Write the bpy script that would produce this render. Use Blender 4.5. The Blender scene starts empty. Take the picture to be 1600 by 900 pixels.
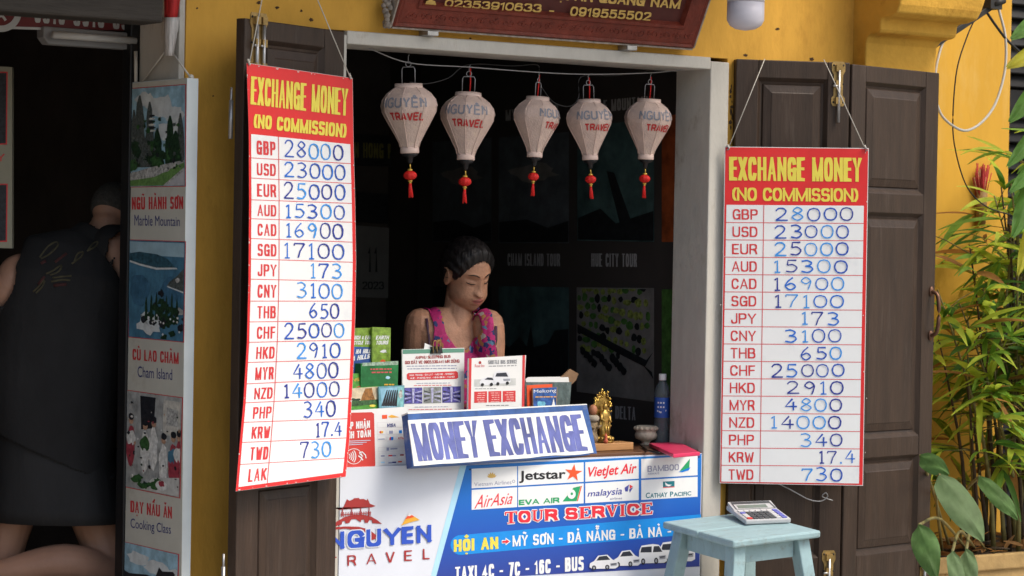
import bpy, math, random
import numpy as np
rnd = random.Random(7)
SC = bpy.context.scene
COL = SC.collection
A = np.array
rad = math.radians

# ------------------------------------------------------------------ camera
FPX = 4150.0
YAW, PIT, ROL = rad(35.9), rad(0.9), rad(1.05)
FW = A([math.sin(YAW)*math.cos(PIT), math.cos(YAW)*math.cos(PIT), -math.sin(PIT)])
_r = A([math.cos(YAW), -math.sin(YAW), 0.0]); _u = np.cross(_r, FW)
RT = math.cos(ROL)*_r + math.sin(ROL)*_u
UP = -math.sin(ROL)*_r + math.cos(ROL)*_u
CAM = -9.2*FW + A([0, 0, 1.6]); CAM[2] = 1.6
cd = bpy.data.cameras.new('camera'); co = bpy.data.objects.new('camera', cd); COL.objects.link(co)
cd.sensor_width = 36.0; cd.lens = 36.0*FPX/1600.0; cd.clip_start = 0.1; cd.clip_end = 500
from mathutils import Matrix
M = Matrix.Identity(4)
for i in range(3):
    M[i][0] = RT[i]; M[i][1] = UP[i]; M[i][2] = -FW[i]; M[i][3] = CAM[i]
co.matrix_world = M
cd.dof.use_dof = True; cd.dof.focus_distance = 9.15; cd.dof.aperture_fstop = 6.3
SC.camera = co

# ------------------------------------------------------------------ light
SUN_AZ, SUN_EL = rad(148), rad(52)      # azimuth from +Y towards +X
w = bpy.data.worlds.new("World"); SC.world = w; w.use_nodes = True
nt = w.node_tree; bg = nt.nodes['Background']
sky = nt.nodes.new('ShaderNodeTexSky'); sky.sky_type = 'NISHITA'; sky.sun_disc = False
sky.sun_elevation = SUN_EL; sky.sun_rotation = SUN_AZ; sky.dust_density = 4.0; sky.air_density = 1.2; sky.ozone_density = 0.6
nt.links.new(sky.outputs[0], bg.inputs[0]); bg.inputs[1].default_value = 0.13
sl = bpy.data.lights.new('sun', 'SUN'); so = bpy.data.objects.new('sun', sl); COL.objects.link(so)
sl.energy = 1.4; sl.angle = rad(22); sl.color = (1.0, 0.93, 0.82)
sd = A([math.sin(SUN_AZ)*math.cos(SUN_EL), math.cos(SUN_AZ)*math.cos(SUN_EL), math.sin(SUN_EL)])
from mathutils import Vector
so.rotation_euler = Vector(tuple(sd)).to_track_quat('Z', 'Y').to_euler()
SC.view_settings.view_transform = 'Standard'; SC.view_settings.look = 'None'
SC.view_settings.exposure = 0.66; SC.view_settings.gamma = 1.0

# ------------------------------------------------------------------ pixel rays onto real planes (1600x900 measurements)
def ray(px, py):
    return FW + RT*(px-800)/FPX + UP*(450-py)/FPX
def hit(px, py, p0, n, h=0.0):
    d = ray(px, py); n = A(n, float)
    return CAM + d*(((A(p0)-CAM)@n + h)/(d@n))
def dep(px, py, depth):
    return CAM + ray(px, py)*depth
class Plane:
    def __init__(s, p0, n):
        s.p0 = A(p0, float); s.n = A(n, float)/np.linalg.norm(n)
    def __call__(s, px, py, h=0.0):
        return hit(px, py, s.p0, s.n, h)
def vplane(p0, phi):                      # vertical plane through p0 running in direction phi (deg from +X to +Y), facing the street
    a = rad(phi); return Plane(p0, (math.sin(a), -math.cos(a), 0))
WALL = Plane((0, 0, 0), (0, -1, 0))

# ------------------------------------------------------------------ materials
MATS = {}
def mat(name, col, rough=0.6, var=0.0, scale=6.0, bump=0.0, bscale=40.0, metal=0.0, stain=None, stain_amt=0.0, stain_scale=3.0,
        stretch=(1, 1, 1), spec=0.4, sss=0.0, trans=0.0, ior=1.45):
    if name in MATS: return MATS[name]
    m = bpy.data.materials.new(name); m.use_nodes = True; n = m.node_tree; L = n.links; p = n.nodes['Principled BSDF']
    p.inputs['Roughness'].default_value = rough; p.inputs['Metallic'].default_value = metal
    p.inputs['Specular IOR Level'].default_value = spec; p.inputs['IOR'].default_value = ior
    p.inputs['Transmission Weight'].default_value = trans
    if sss: p.inputs['Subsurface Weight'].default_value = sss; p.inputs['Subsurface Radius'].default_value = (0.02, 0.008, 0.004); p.inputs['Subsurface Scale'].default_value = 0.3
    c = tuple(col)+(1,)
    p.inputs['Base Color'].default_value = c
    if var or stain or bump:
        tc = n.nodes.new('ShaderNodeTexCoord'); mp = n.nodes.new('ShaderNodeMapping'); mp.inputs['Scale'].default_value = stretch
        L.new(tc.outputs['Object'], mp.inputs[0])
    src = None
    if var:
        nz = n.nodes.new('ShaderNodeTexNoise'); nz.inputs['Scale'].default_value = scale; nz.inputs['Detail'].default_value = 6; nz.inputs['Roughness'].default_value = 0.65
        L.new(mp.outputs[0], nz.inputs['Vector'])
        r = n.nodes.new('ShaderNodeValToRGB'); L.new(nz.outputs['Fac'], r.inputs[0])
        r.color_ramp.elements[0].position = 0.3; r.color_ramp.elements[1].position = 0.7
        r.color_ramp.elements[0].color = tuple(max(0, x*(1-var)) for x in col)+(1,)
        r.color_ramp.elements[1].color = tuple(min(1, x*(1+var)) for x in col)+(1,)
        src = r.outputs[0]
    if stain:
        nz = n.nodes.new('ShaderNodeTexNoise'); nz.inputs['Scale'].default_value = stain_scale; nz.inputs['Detail'].default_value = 8; nz.inputs['Roughness'].default_value = 0.7
        L.new(mp.outputs[0], nz.inputs['Vector'])
        r = n.nodes.new('ShaderNodeValToRGB'); L.new(nz.outputs['Fac'], r.inputs[0])
        r.color_ramp.elements[0].position = 0.56; r.color_ramp.elements[0].color = (0, 0, 0, 1)
        r.color_ramp.elements[1].position = 0.72; r.color_ramp.elements[1].color = (stain_amt,)*3+(1,)
        mx = n.nodes.new('ShaderNodeMix'); mx.data_type = 'RGBA'
        L.new(r.outputs[0], mx.inputs[0])
        if src: L.new(src, mx.inputs[6])
        else: mx.inputs[6].default_value = c
        mx.inputs[7].default_value = tuple(stain)+(1,)
        src = mx.outputs[2]
    if src: L.new(src, p.inputs['Base Color'])
    if bump:
        nz = n.nodes.new('ShaderNodeTexNoise'); nz.inputs['Scale'].default_value = bscale; nz.inputs['Detail'].default_value = 5
        L.new(mp.outputs[0], nz.inputs['Vector'])
        b = n.nodes.new('ShaderNodeBump'); b.inputs['Strength'].default_value = bump; b.inputs['Distance'].default_value = 0.01
        L.new(nz.outputs['Fac'], b.inputs['Height']); L.new(b.outputs[0], p.inputs['Normal'])
    MATS[name] = m
    return m
def ink(name, col, rough=0.45):           # printed colour on a sign
    return mat('print_'+name, col, rough, 0.04, 30)
def pic(name, col, var=0.35, scale=45):   # a tone inside a printed photograph
    return mat('photo_'+name, col, 0.4, min(.85, var*1.35), scale*1.7)

# ------------------------------------------------------------------ mesh builder
_TXT = {}
def glyphs(s, bold=0.0, shear=0.0, space=1.0):
    k = (s, bold, shear, space)
    if k not in _TXT:
        c = bpy.data.curves.new('text', 'FONT'); c.body = s; c.offset = bold; c.shear = shear; c.resolution_u = 4; c.space_character = space
        o = bpy.data.objects.new('text', c); me = bpy.data.meshes.new_from_object(o)
        v = A([tuple(q.co)[:2] for q in me.vertices]); f = [tuple(q.vertices) for q in me.polygons]
        lo, hi = v.min(0), v.max(0); v = (v-lo)/(hi-lo)
        bpy.data.objects.remove(o); bpy.data.curves.remove(c); bpy.data.meshes.remove(me)
        _TXT[k] = (v, f)
    return _TXT[k]

class MB:
    def __init__(s): s.v = []; s.f = []; s.m = []; s.s = []; s.mats = []
    def mi(s, m):
        if m not in s.mats: s.mats.append(m)
        return s.mats.index(m)
    def add(s, vs, fs, m, smooth=False):
        b = len(s.v); i = s.mi(m)
        s.v += [tuple(float(t) for t in q) for q in vs]
        for f in fs: s.f.append(tuple(b+t for t in f)); s.m.append(i); s.s.append(smooth)
        return s
    def poly(s, pts, m): return s.add(pts, [tuple(range(len(pts)))], m)
    def grid(s, rows, m, smooth=True, loop=False, caps=False):
        n = len(rows[0]); vs = [p for r in rows for p in r]; fs = []
        for i in range(len(rows)-1):
            for j in range(n if loop else n-1):
                k = (j+1) % n; fs.append((i*n+j, i*n+k, (i+1)*n+k, (i+1)*n+j))
        if caps: fs.append(tuple(range(n))[::-1]); fs.append(tuple((len(rows)-1)*n+j for j in range(n)))
        return s.add(vs, fs, m, smooth)
    def box(s, fr, x, y, z, m):
        vs = [fr(a, b, c) for c in z for b in y for a in x]
        return s.add(vs, [(0, 2, 3, 1), (4, 5, 7, 6), (0, 1, 5, 4), (2, 6, 7, 3), (0, 4, 6, 2), (1, 3, 7, 5)], m)
    def slab(s, pts, vec, m):             # polygon pts extruded by vec, closed
        n = len(pts); vec = A(vec); vs = list(pts)+[A(p)+vec for p in pts]
        fs = [tuple(range(n)), tuple(range(2*n-1, n-1, -1))]+[(i, n+i, n+(i+1) % n, (i+1) % n) for i in range(n)]
        return s.add(vs, fs, m)
    def tube(s, pts, r, m, n=8, sq=1.0, smooth=True):
        pts = [A(p, float) for p in pts]; rs = r if isinstance(r, (list, tuple)) else [r]*len(pts); rows = []
        t0 = pts[1]-pts[0]; ref = A([0, 0, 1.0]) if abs(t0[2]) < 0.9*np.linalg.norm(t0) else A([0, 1.0, 0])
        for i, p in enumerate(pts):
            t = pts[min(i+1, len(pts)-1)]-pts[max(i-1, 0)]; t = t/(np.linalg.norm(t)+1e-9)
            a = np.cross(t, ref); a /= np.linalg.norm(a)+1e-9; b = np.cross(t, a); ref = np.cross(a, t) if False else ref
            rows.append([p+rs[i]*(a*math.cos(q)+sq*b*math.sin(q)) for q in (2*math.pi*k/n for k in range(n))])
        return s.grid(rows, m, smooth, True, True)
    def lathe(s, o, prof, m, n=20, smooth=True, sx=1.0, sy=1.0, ax=None):
        o = A(o, float); ux, uy, uz = ax or (A([1, 0, 0.]), A([0, 1., 0]), A([0, 0, 1.]))
        rows = [[o+uz*z+ux*(r*sx*math.cos(2*math.pi*k/n))+uy*(r*sy*math.sin(2*math.pi*k/n)) for k in range(n)] for r, z in prof]
        return s.grid(rows, m, smooth, True, True)
    def ball(s, c, r, m, n=14, ax=None):
        r3 = (r, r, r) if isinstance(r, (int, float)) else r
        ux, uy, uz = ax or (A([1, 0, 0.]), A([0, 1., 0]), A([0, 0, 1.])); c = A(c, float); rows = []
        for i in range(n//2+1):
            th = math.pi*min(max(i/(n//2), 0.01), 0.99)
            rows.append([c+uz*(-r3[2]*math.cos(th))+ux*(r3[0]*math.sin(th)*math.cos(2*math.pi*k/n))+uy*(r3[1]*math.sin(th)*math.sin(2*math.pi*k/n)) for k in range(n)])
        return s.grid(rows, m, True, True, True)
    # flat print: everything below takes photo pixels and a plane map
    def pp(s, P, pts, m, h): return s.poly([P(x, y, h) for x, y in pts], m)
    def text(s, P, t, q, m, h, bold=0.02, shear=0.0, space=1.0):   # q: TL, TR, BR, BL
        v, f = glyphs(t, bold, shear, space); q = [A(p, float) for p in q]; out = []
        for a, b in v:
            p = (q[3]*(1-a)+q[2]*a)*(1-b)+(q[0]*(1-a)+q[1]*a)*b
            out.append(P(p[0], p[1], h))
        return s.add(out, f, m)
    def row(s, P, t, x0, x1, tl, bl, tr, br, m, h, bold=0.02, shear=0.0, space=1.0, lean=0.0):
        return s.text(P, t, [(x0-lean, tl), (x1-lean, tr), (x1, br), (x0, bl)], m, h, bold, shear, space)
    def stroke(s, P, pts, wd, m, h):      # a pen line of width wd (pixels)
        pts = [A(p, float) for p in pts]; L = []; R = []
        for i, p in enumerate(pts):
            t = pts[min(i+1, len(pts)-1)]-pts[max(i-1, 0)]; t /= np.linalg.norm(t)+1e-9; nn = A([-t[1], t[0]])
            L.append(p+nn*wd/2); R.append(p-nn*wd/2)
        n = len(pts); vs = [P(x, y, h) for x, y in L]+[P(x, y, h) for x, y in R]
        s.add(vs, [(i, i+1, n+i+1, n+i) for i in range(n-1)], m)
        return s
    def blob(s, P, cx, cy, rx, ry, m, h, n=26, jag=0.25, seed=0):
        q = random.Random(seed)
        return s.pp(P, [(cx+rx*(1-jag*q.random())*math.cos(2*math.pi*i/n), cy+ry*(1-jag*q.random())*math.sin(2*math.pi*i/n)) for i in range(n)], m, h)
    def ring(s, P, cx, cy, r, wd, m, h, a0=0, a1=360, n=24, sy=1.0):
        return s.stroke(P, [(cx+r*math.cos(rad(a0+(a1-a0)*i/n)), cy+sy*r*math.sin(rad(a0+(a1-a0)*i/n))) for i in range(n+1)], wd, m, h)
    def build(s, name, parent=None, origin=None, bevel=0.0, fix=True, sub=0):
        o0 = A(origin, float) if origin is not None else (WORLD[parent.name] if parent is not None else A([0., 0, 0]))
        me = bpy.data.meshes.new(name); me.from_pydata([tuple(A(v)-o0) for v in s.v], [], s.f)
        for m in s.mats: me.materials.append(m)
        me.polygons.foreach_set('material_index', s.m); me.polygons.foreach_set('use_smooth', s.s)
        me.update()
        o = bpy.data.objects.new(name, me); COL.objects.link(o)
        if parent is not None: o.parent = parent; o.location = tuple(o0-WORLD[parent.name])
        else: o.location = tuple(o0)
        WORLD[o.name] = o0
        if bevel:
            b = o.modifiers.new('edge', 'BEVEL'); b.width = bevel; b.segments = 2; b.limit_method = 'ANGLE'; b.angle_limit = rad(40); b.harden_normals = False
        if sub:
            b = o.modifiers.new('sub', 'SUBSURF'); b.levels = b.render_levels = sub
        return o
WORLD = {}
def tag(o, label=None, cat=None, group=None, kind=None):
    if label: o['label'] = label
    if cat: o['category'] = cat
    if group: o['group'] = group
    if kind: o['kind'] = kind
    return o
def thing(name, label, cat, loc, group=None):
    o = bpy.data.objects.new(name, None); o.empty_display_size = 0.05; COL.objects.link(o); o.location = tuple(float(t) for t in loc)
    WORLD[o.name] = A(loc, float)
    return tag(o, label, cat, group)
def frame(o, ux, uy, uz):
    o, ux, uy, uz = A(o, float), A(ux, float), A(uy, float), A(uz, float)
    return lambda a, b, c: o+ux*a+uy*b+uz*c
ID = frame((0, 0, 0), (1, 0, 0), (0, 1, 0), (0, 0, 1))
def fphi(o, phi):                          # local x along phi, local y into the wall, z up
    a = rad(phi); return frame(o, (math.cos(a), math.sin(a), 0), (-math.sin(a), math.cos(a), 0), (0, 0, 1))
def smooth_path(pts, k=6):
    pts = [A(p, float) for p in pts]; out = []
    for i in range(len(pts)-1):
        p0, p1, p2, p3 = pts[max(i-1, 0)], pts[i], pts[i+1], pts[min(i+2, len(pts)-1)]
        for j in range(k):
            t = j/k; out.append(0.5*((2*p1)+(-p0+p2)*t+(2*p0-5*p1+4*p2-p3)*t*t+(-p0+3*p1-3*p2+p3)*t**3))
    out.append(pts[-1]); return out
def copy_tree(o, parent=None):
    c = o.copy(); COL.objects.link(c)
    if parent is not None: c.parent = parent
    for ch in list(o.children): copy_tree(ch, c)
    return c

# ------------------------------------------------------------------ sign-painter's capitals: centre-line strokes of even weight
def _arc(cx, cy, rx, ry, a0, a1, n=12, p=0.78):
    o = []
    for i in range(n+1):
        a = rad(a0+(a1-a0)*i/n); c, s = math.cos(a), math.sin(a)
        o.append((cx+rx*math.copysign(abs(c)**p, c), cy+ry*math.copysign(abs(s)**p, s)))
    return o
CAPS = {
 'A': (1.05, [[(0, 1), (.47, 0), 'd'], [(.53, 0), (1, 1), 'd'], [(.18, .7), (.82, .7), 'd']]), 'B': (.95, [[(.55, .47), (0, .47)], [(0, 1), (0, 0), (.5, 0)]+_arc(.5, .235, .42, .235, -90, 90, 8)[1:]+_arc(.52, .735, .48, .265, -90, 90, 8)[1:]+[(0, 1)]]),
 'C': (.95, [_arc(.5, .5, .5, .5, -28, -332, 20)]), 'D': (.98, [[(0, 1), (0, 0), (.45, 0)]+_arc(.45, .5, .55, .5, -90, 90, 12)[1:]+[(0, 1)]]),
 'E': (.82, [[(1, 0), (0, 0), (0, 1), (1, 1)], [(0, .48), (.9, .48)]]), 'F': (.78, [[(1, 0), (0, 0), (0, 1)], [(0, .48), (.9, .48)]]),
 'G': (1.0, [_arc(.5, .5, .5, .5, -30, -360, 20)[:-1]+[(1, .55), (.55, .55)], [(1, .5), (1, 1)]]), 'H': (1.0, [[(0, 0), (0, 1)], [(1, 0), (1, 1)], [(0, .49), (1, .49)]]),
 'I': (.0, [[(.5, 0), (.5, 1)]]), 'J': (.72, [[(1, 0), (1, .72)]+_arc(.5, .72, .5, .28, 0, 180, 10)[1:]]), 'K': (.98, [[(0, 0), (0, 1)], [(.95, 0), (.05, .58)], [(.36, .42), (1, 1)]]),
 'L': (.78, [[(0, 0), (0, 1), (1, 1)]]), 'M': (1.4, [[(0, 0), (0, 1)], [(1, 0), (1, 1)], [(-.02, 0), (.5, 1), 'd'], [(1.02, 0), (.5, 1), 'd']]), 'N': (1.05, [[(0, 0), (0, 1)], [(1, 0), (1, 1)], [(-.02, 0), (1.02, 1), 'd']]),
 'O': (1.0, [_arc(.5, .5, .5, .5, -90, 270, 24)]), 'P': (.92, [[(0, 1), (0, 0), (.5, 0)]+_arc(.5, .27, .5, .27, -90, 90, 10)[1:]+[(0, .54)]]), 'Q': (1.0, [_arc(.5, .5, .5, .5, -90, 270, 24), [(.62, .75), (1, 1.05)]]),
 'R': (.96, [[(0, 1), (0, 0), (.5, 0)]+_arc(.5, .265, .48, .265, -90, 90, 10)[1:]+[(0, .53)], [(.5, .53), (.85, .68), (1, 1)]]),
 'S': (.92, [_arc(.5, .26, .46, .26, -25, -270, 14)[:-1]+_arc(.5, .74, .5, .26, -90, 155, 14)]), 'T': (.9, [[(0, 0), (1, 0)], [(.5, 0), (.5, 1)]]), 'U': (1.0, [[(0, 0), (0, .7)]+_arc(.5, .7, .5, .3, 180, 0, 12)[1:]+[(1, 0)]]),
 'V': (.98, [[(0, 0), (.44, 1), (.56, 1), (1, 0)]]), 'W': (1.35, [[(0, 0), (.23, 1), (.28, 1), (.5, .1), (.72, 1), (.77, 1), (1, 0)]]), 'X': (.98, [[(0, 0), (1, 1)], [(1, 0), (0, 1)]]), 'Y': (.98, [[(0, 0), (.5, .56), (1, 0)], [(.5, .5), (.5, 1)]]), 'Z': (.9, [[(0, 0), (1, 0), (0, 1), (1, 1)]]),
 '0': (.82, [_arc(.5, .5, .5, .5, -90, 270, 24)]), '1': (.36, [[(0, .22), (.8, 0), (.8, 1)]]), '2': (.85, [_arc(.5, .28, .46, .28, -160, 20, 10)+[(0, 1), (1, 1)]]), '3': (.85, [_arc(.48, .25, .44, .25, -160, 80, 10)+_arc(.5, .73, .5, .27, -80, 160, 10)]),
 '4': (.9, [[(.72, 1), (.72, 0), (0, .7), (1, .7)]]), '5': (.85, [[(.9, 0), (.14, 0), (.08, .45)]+_arc(.48, .68, .5, .32, -130, 150, 14)]), '6': (.85, [_arc(.5, .5, .48, .5, -40, -180, 8)+_arc(.5, .69, .48, .31, 180, -180, 18)]), '7': (.82, [[(0, 0), (1, 0), (.42, 1)]]),
 '8': (.85, [_arc(.5, .24, .42, .24, 90, 450, 16), _arc(.5, .74, .5, .26, -90, 270, 18)]), '9': (.85, [_arc(.5, .31, .48, .31, 0, 360, 18), _arc(.5, .5, .48, .5, 0, 140, 8)]),
 '-': (.45, [[(0, .58), (1, .58)]]), '.': (.0, [[(.5, .88), (.5, 1)]]), '(': (.26, [[(1, -.04), (.25, .2), (0, .5), (.25, .8), (1, 1.04)]]), ')': (.26, [[(0, -.04), (.75, .2), (1, .5), (.75, .8), (0, 1.04)]]), ':': (.0, [[(.5, .3), (.5, .42)], [(.5, .88), (.5, 1)]]), '&': (1.0, [[(1, 1), (.2, .25), (.4, 0), (.65, .2), (.05, .7), (.35, 1), (.95, .6)]])}
ACC = {'acute': [[(.4, -.14), (.72, -.3)]], 'grave': [[(.28, -.3), (.6, -.14)]], 'hat': [[(.22, -.12), (.5, -.26), (.78, -.12)]], 'breve': [[(.24, -.28), (.5, -.13), (.76, -.28)]], 'tilde': [[(.18, -.14), (.38, -.24), (.62, -.14), (.82, -.24)]],
       'dot': [[(.5, 1.14), (.5, 1.26)]], 'horn': [[(.92, .12), (1.16, .0), (1.14, -.12)]], 'bar': [[(-.2, .5), (.42, .5)]], 'tilde2': [[(.18, -.36), (.38, -.46), (.62, -.36), (.82, -.46)]], 'acute2': [[(.62, -.22), (.98, -.42)]]}
VN = {'À': ('A', ['grave']), 'Ạ': ('A', ['dot']), 'Ấ': ('A', ['hat', 'acute2']), 'Ă': ('A', ['breve']), 'Ậ': ('A', ['hat', 'dot']), 'Ũ': ('U', ['tilde']), 'Ơ': ('O', ['horn']), 'Ỹ': ('Y', ['tilde']), 'Ẵ': ('A', ['breve', 'tilde2']), 'Đ': ('D', ['bar']), 'Ộ': ('O', ['hat', 'dot']), 'Ế': ('E', ['hat', 'acute2']), 'Ê': ('E', ['hat']), 'Ù': ('U', ['grave']), 'Á': ('A', ['acute']), 'Ả': ('A', ['acute']), 'Ễ': ('E', ['hat', 'tilde2'])}
def caps(b, P, s, q, wt, m, h, gap=.28, italic=0.0, xw=None):
    """capitals filling the quad q (TL,TR,BR,BL of the cap height); wt = stroke width / cap height"""
    q = [A(p, float) for p in q]
    Hh = (np.linalg.norm(q[3]-q[0])+np.linalg.norm(q[2]-q[1]))/2; Wd = (np.linalg.norm(q[1]-q[0])+np.linalg.norm(q[2]-q[3]))/2
    if italic: q[0] = q[0]+A([italic*Hh, 0]); q[1] = q[1]+A([italic*Hh, 0])
    items = []
    for c in s:
        base, acc = VN.get(c, (c, []))
        if c == ' ': items.append((None, .34, []))
        else: items.append((CAPS[base][1], CAPS[base][0], acc))
    nom0 = sum(wi*.62 for _, wi, _ in items)
    while wt > .06 and (Wd/Hh-len(items)*wt-gap*wt*(len(items)-1))/nom0*.62 < 1.5*wt: wt *= .95
    wd = wt*Hh
    # widths: nominal glyph widths scaled so that the line fills the box with even stems
    nom = sum(wi*.62 for _, wi, _ in items); fixed = len(items)*wt+gap*wt*(len(items)-1)*1.0
    k = max(.15, (Wd/Hh-fixed)/nom)
    x = 0.0; out_h = h
    def MP(X, Y):                          # local (px along, 0..1 down) -> pixel
        u = X/Wd; return (q[0]*(1-u)+q[1]*u)*(1-Y)+(q[3]*(1-u)+q[2]*u)*Y
    wdy = wt*.86
    for strokes, wi, acc in items:
        gw = wi*.62*k*Hh
        if strokes is not None:
            allst = [(st, 1.0) for st in strokes]+[(st, .8) for a in acc for st in ACC[a]]
            for si, (st, f) in enumerate(allst):
                pts = []; thin = 1.0
                if st[-1] == 'd': st = st[:-1]; thin = .74
                for a, c2 in st:
                    aa = a if wi > 0 or f == 1.0 else a
                    yy = wdy/2+c2*(1-wdy) if f == 1.0 else c2
                    gw2 = gw if (wi > 0 or f == 1.0) else .3*Hh
                    pts.append(A([x+wd/2+(aa if wi > 0 else .0)*gw+(0 if wi > 0 or f == 1.0 else (aa-.5)*gw2), yy*Hh]))
                n = len(pts); vs = []; closed = np.linalg.norm(pts[0]-pts[-1]) < 1e-6
                for i in range(n):
                    a = pts[i]-pts[i-1] if i > 0 else (pts[0]-pts[-2] if closed else None)
                    c2 = pts[i+1]-pts[i] if i < n-1 else (pts[1]-pts[0] if closed else None)
                    a = a/(np.linalg.norm(a)+1e-9) if a is not None else None; c2 = c2/(np.linalg.norm(c2)+1e-9) if c2 is not None else None
                    t = (a if c2 is None else c2 if a is None else a+c2); t = t/(np.linalg.norm(t)+1e-9)
                    nn = A([-t[1], t[0]]); mt = 1.0
                    if a is not None and c2 is not None: mt = min(1.5, 1/max(.35, float(nn@A([-a[1], a[0]]))))
                    p = pts[i].copy()
                    if a is None and f == 1.0 and not closed: p = p-t*wd*(.5 if abs(t[1]) > .5 else .45)
                    if c2 is None and f == 1.0 and not closed: p = p+t*wd*(.5 if abs(t[1]) > .5 else .45)
                    w_ = wd*f*thin/2*mt*(abs(nn[0])+.86*abs(nn[1]))/max(1e-6, math.hypot(nn[0], nn[1])) if True else wd/2
                    for sg in (1, -1):
                        r = p+nn*w_*sg; r[1] = min(max(r[1], 0.0), Hh) if f == 1.0 and c2 is not None or f == 1.0 and a is not None else r[1]
                        hh = out_h+si*1.2e-4+i*6e-6
                        pq = MP(r[0], r[1]/Hh); vs.append(P(pq[0], pq[1], hh))
                b.add(vs, [(2*i, 2*i+2, 2*i+3, 2*i+1) for i in range(n-1)], m)
        x += gw+wd+gap*wd
    return b
def crow(b, P, s, x0, x1, tl, bl, tr, br, wt, m, h, gap=.28, italic=0.0):
    return caps(b, P, s, [(x0, tl), (x1, tr), (x1, br), (x0, bl)], wt, m, h, gap, italic)

# ------------------------------------------------------------------ palette
yellow = mat('yellow_limewash', (0.64, 0.35, 0.06), 0.85, 0.17, 3.1, 0.5, 24, stain=(0.36, 0.165, 0.028), stain_amt=0.65, stain_scale=3.4, stretch=(1, 1, .45), spec=0.2)
yellow2 = mat('yellow_limewash_clean', (0.62, 0.345, 0.048), 0.85, 0.10, 2.0, 0.25, 18, stain=(0.66, 0.44, 0.14), stain_amt=0.55, stain_scale=3.2, stretch=(1, 1, 0.35), spec=0.2)
whitewood = mat('aged_white_paint', (0.50, 0.48, 0.43), 0.6, 0.10, 9, 0.3, 30, stain=(0.24, 0.19, 0.13), stain_amt=0.85, stain_scale=9, stretch=(1, 1, 0.5))
brownwood = mat('dark_stained_wood', (0.038, 0.0225, 0.0145), 0.48, 0.28, 7, 0.12, 50, stain=(0.10, 0.075, 0.06), stain_amt=0.4, stain_scale=11, stretch=(3, 3, 0.35))
beamwood = mat('weathered_beam', (0.032, 0.027, 0.022), 0.8, 0.4, 7, 0.4, 40, stretch=(0.4, 3, 3))
tablewood = mat('counter_wood', (0.11, 0.05, 0.025), 0.35, 0.3, 8, 0.1, 40, stretch=(0.4, 4, 4))
palewood = mat('pale_wood', (0.42, 0.22, 0.09), 0.45, 0.25, 9, 0.1, 40, stretch=(0.5, 5, 5))
brass = mat('tarnished_brass', (0.36, 0.24, 0.09), 0.45, 0.35, 30, 0.1, 60, metal=0.75)
steel = mat('dull_steel', (0.42, 0.42, 0.42), 0.4, 0.2, 30, metal=0.8)
wirem = mat('galvanised_wire', (0.34, 0.34, 0.35), 0.45, metal=0.5)
black = mat('black_plastic', (0.012, 0.012, 0.013), 0.4)
darkroom = mat('hazed_dark_panel', (0.055, 0.047, 0.042), 0.75, 0.3, 3, spec=0.2)  # dark panel; the brownish lift in its colour stands in for haze
paper = mat('white_paper', (0.78, 0.79, 0.78), 0.5, 0.03, 8)
string = mat('nylon_string', (0.55, 0.52, 0.46), 0.5)
asphalt = mat('concrete_road', (0.24, 0.23, 0.215), 0.9, 0.3, 12, 0.4, 80)  # unseen road, tone lightened to bounce fill light at the shop
paving = mat('paving', (0.40, 0.37, 0.33), 0.85, 0.2, 5, 0.3, 40)  # lightened too, so the unseen pavement bounces more light upward

# ------------------------------------------------------------------ setting: ground, rooms
def struct(name, mb, **k): return tag(mb.build(name, **k), kind='structure')
struct('road', MB().box(ID, (-60, 60), (-60, -1.1), (-0.10, 0.0), asphalt))
struct('pavement', MB().box(ID, (-60, 60), (-1.098, 0.0), (-0.10, 0.10), paving))
struct('ground', MB().box(ID, (-60, 60), (0.002, 60), (-0.10, 0.05), paving))
RX = 0.985                                  # inner face of the room's right-hand wall
struct('room_floor', MB().box(ID, (-.848, RX), (0.225, 2.3), (0.052, 0.09), tablewood))
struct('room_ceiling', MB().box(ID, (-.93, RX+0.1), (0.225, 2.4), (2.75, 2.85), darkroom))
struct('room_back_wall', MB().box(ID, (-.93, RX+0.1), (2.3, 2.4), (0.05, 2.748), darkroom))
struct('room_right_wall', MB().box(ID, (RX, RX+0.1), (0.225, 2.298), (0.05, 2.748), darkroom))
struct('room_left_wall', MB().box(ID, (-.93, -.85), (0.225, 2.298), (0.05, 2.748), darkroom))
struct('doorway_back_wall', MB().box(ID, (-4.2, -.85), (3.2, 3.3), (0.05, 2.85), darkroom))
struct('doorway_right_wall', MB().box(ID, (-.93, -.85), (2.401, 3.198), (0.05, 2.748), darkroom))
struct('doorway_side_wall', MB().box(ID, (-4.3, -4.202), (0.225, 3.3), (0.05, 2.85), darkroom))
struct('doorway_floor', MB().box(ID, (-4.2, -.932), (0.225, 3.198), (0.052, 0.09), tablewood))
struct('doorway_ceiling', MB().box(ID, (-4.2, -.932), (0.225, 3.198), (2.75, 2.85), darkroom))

# ------------------------------------------------------------------ shop front wall
XL, XR, ZT, ZC = -0.70, 0.867, 2.258, 0.868    # clear window opening, counter height
DX = -1.295                                     # right edge of the left-hand doorway
fw = thing('shop_wall', 'yellow limewashed shop front wall around the window', 'wall', (0, 0, 0))
b = MB()
b.box(ID, (-3.4, DX), (0, .22), (2.42, 3.3), yellow)
b.box(ID, (-5.2, -3.402), (0, .22), (0, 3.3), yellow)
b.box(ID, (DX, XL-.09), (0, .22), (0, 3.3), yellow)
b.box(ID, (XL-.09, XR+.091), (0, .22), (2.303, 3.3), yellow)
b.box(ID, (XL-.09, XR+.091), (0.012, .22), (0, .78), yellow)
PX1 = WALL(1459, 200)[0]
b.box(ID, (XR+.091, PX1), (0, .22), (0, 3.3), yellow)
b.build('wall', fw)
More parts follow.
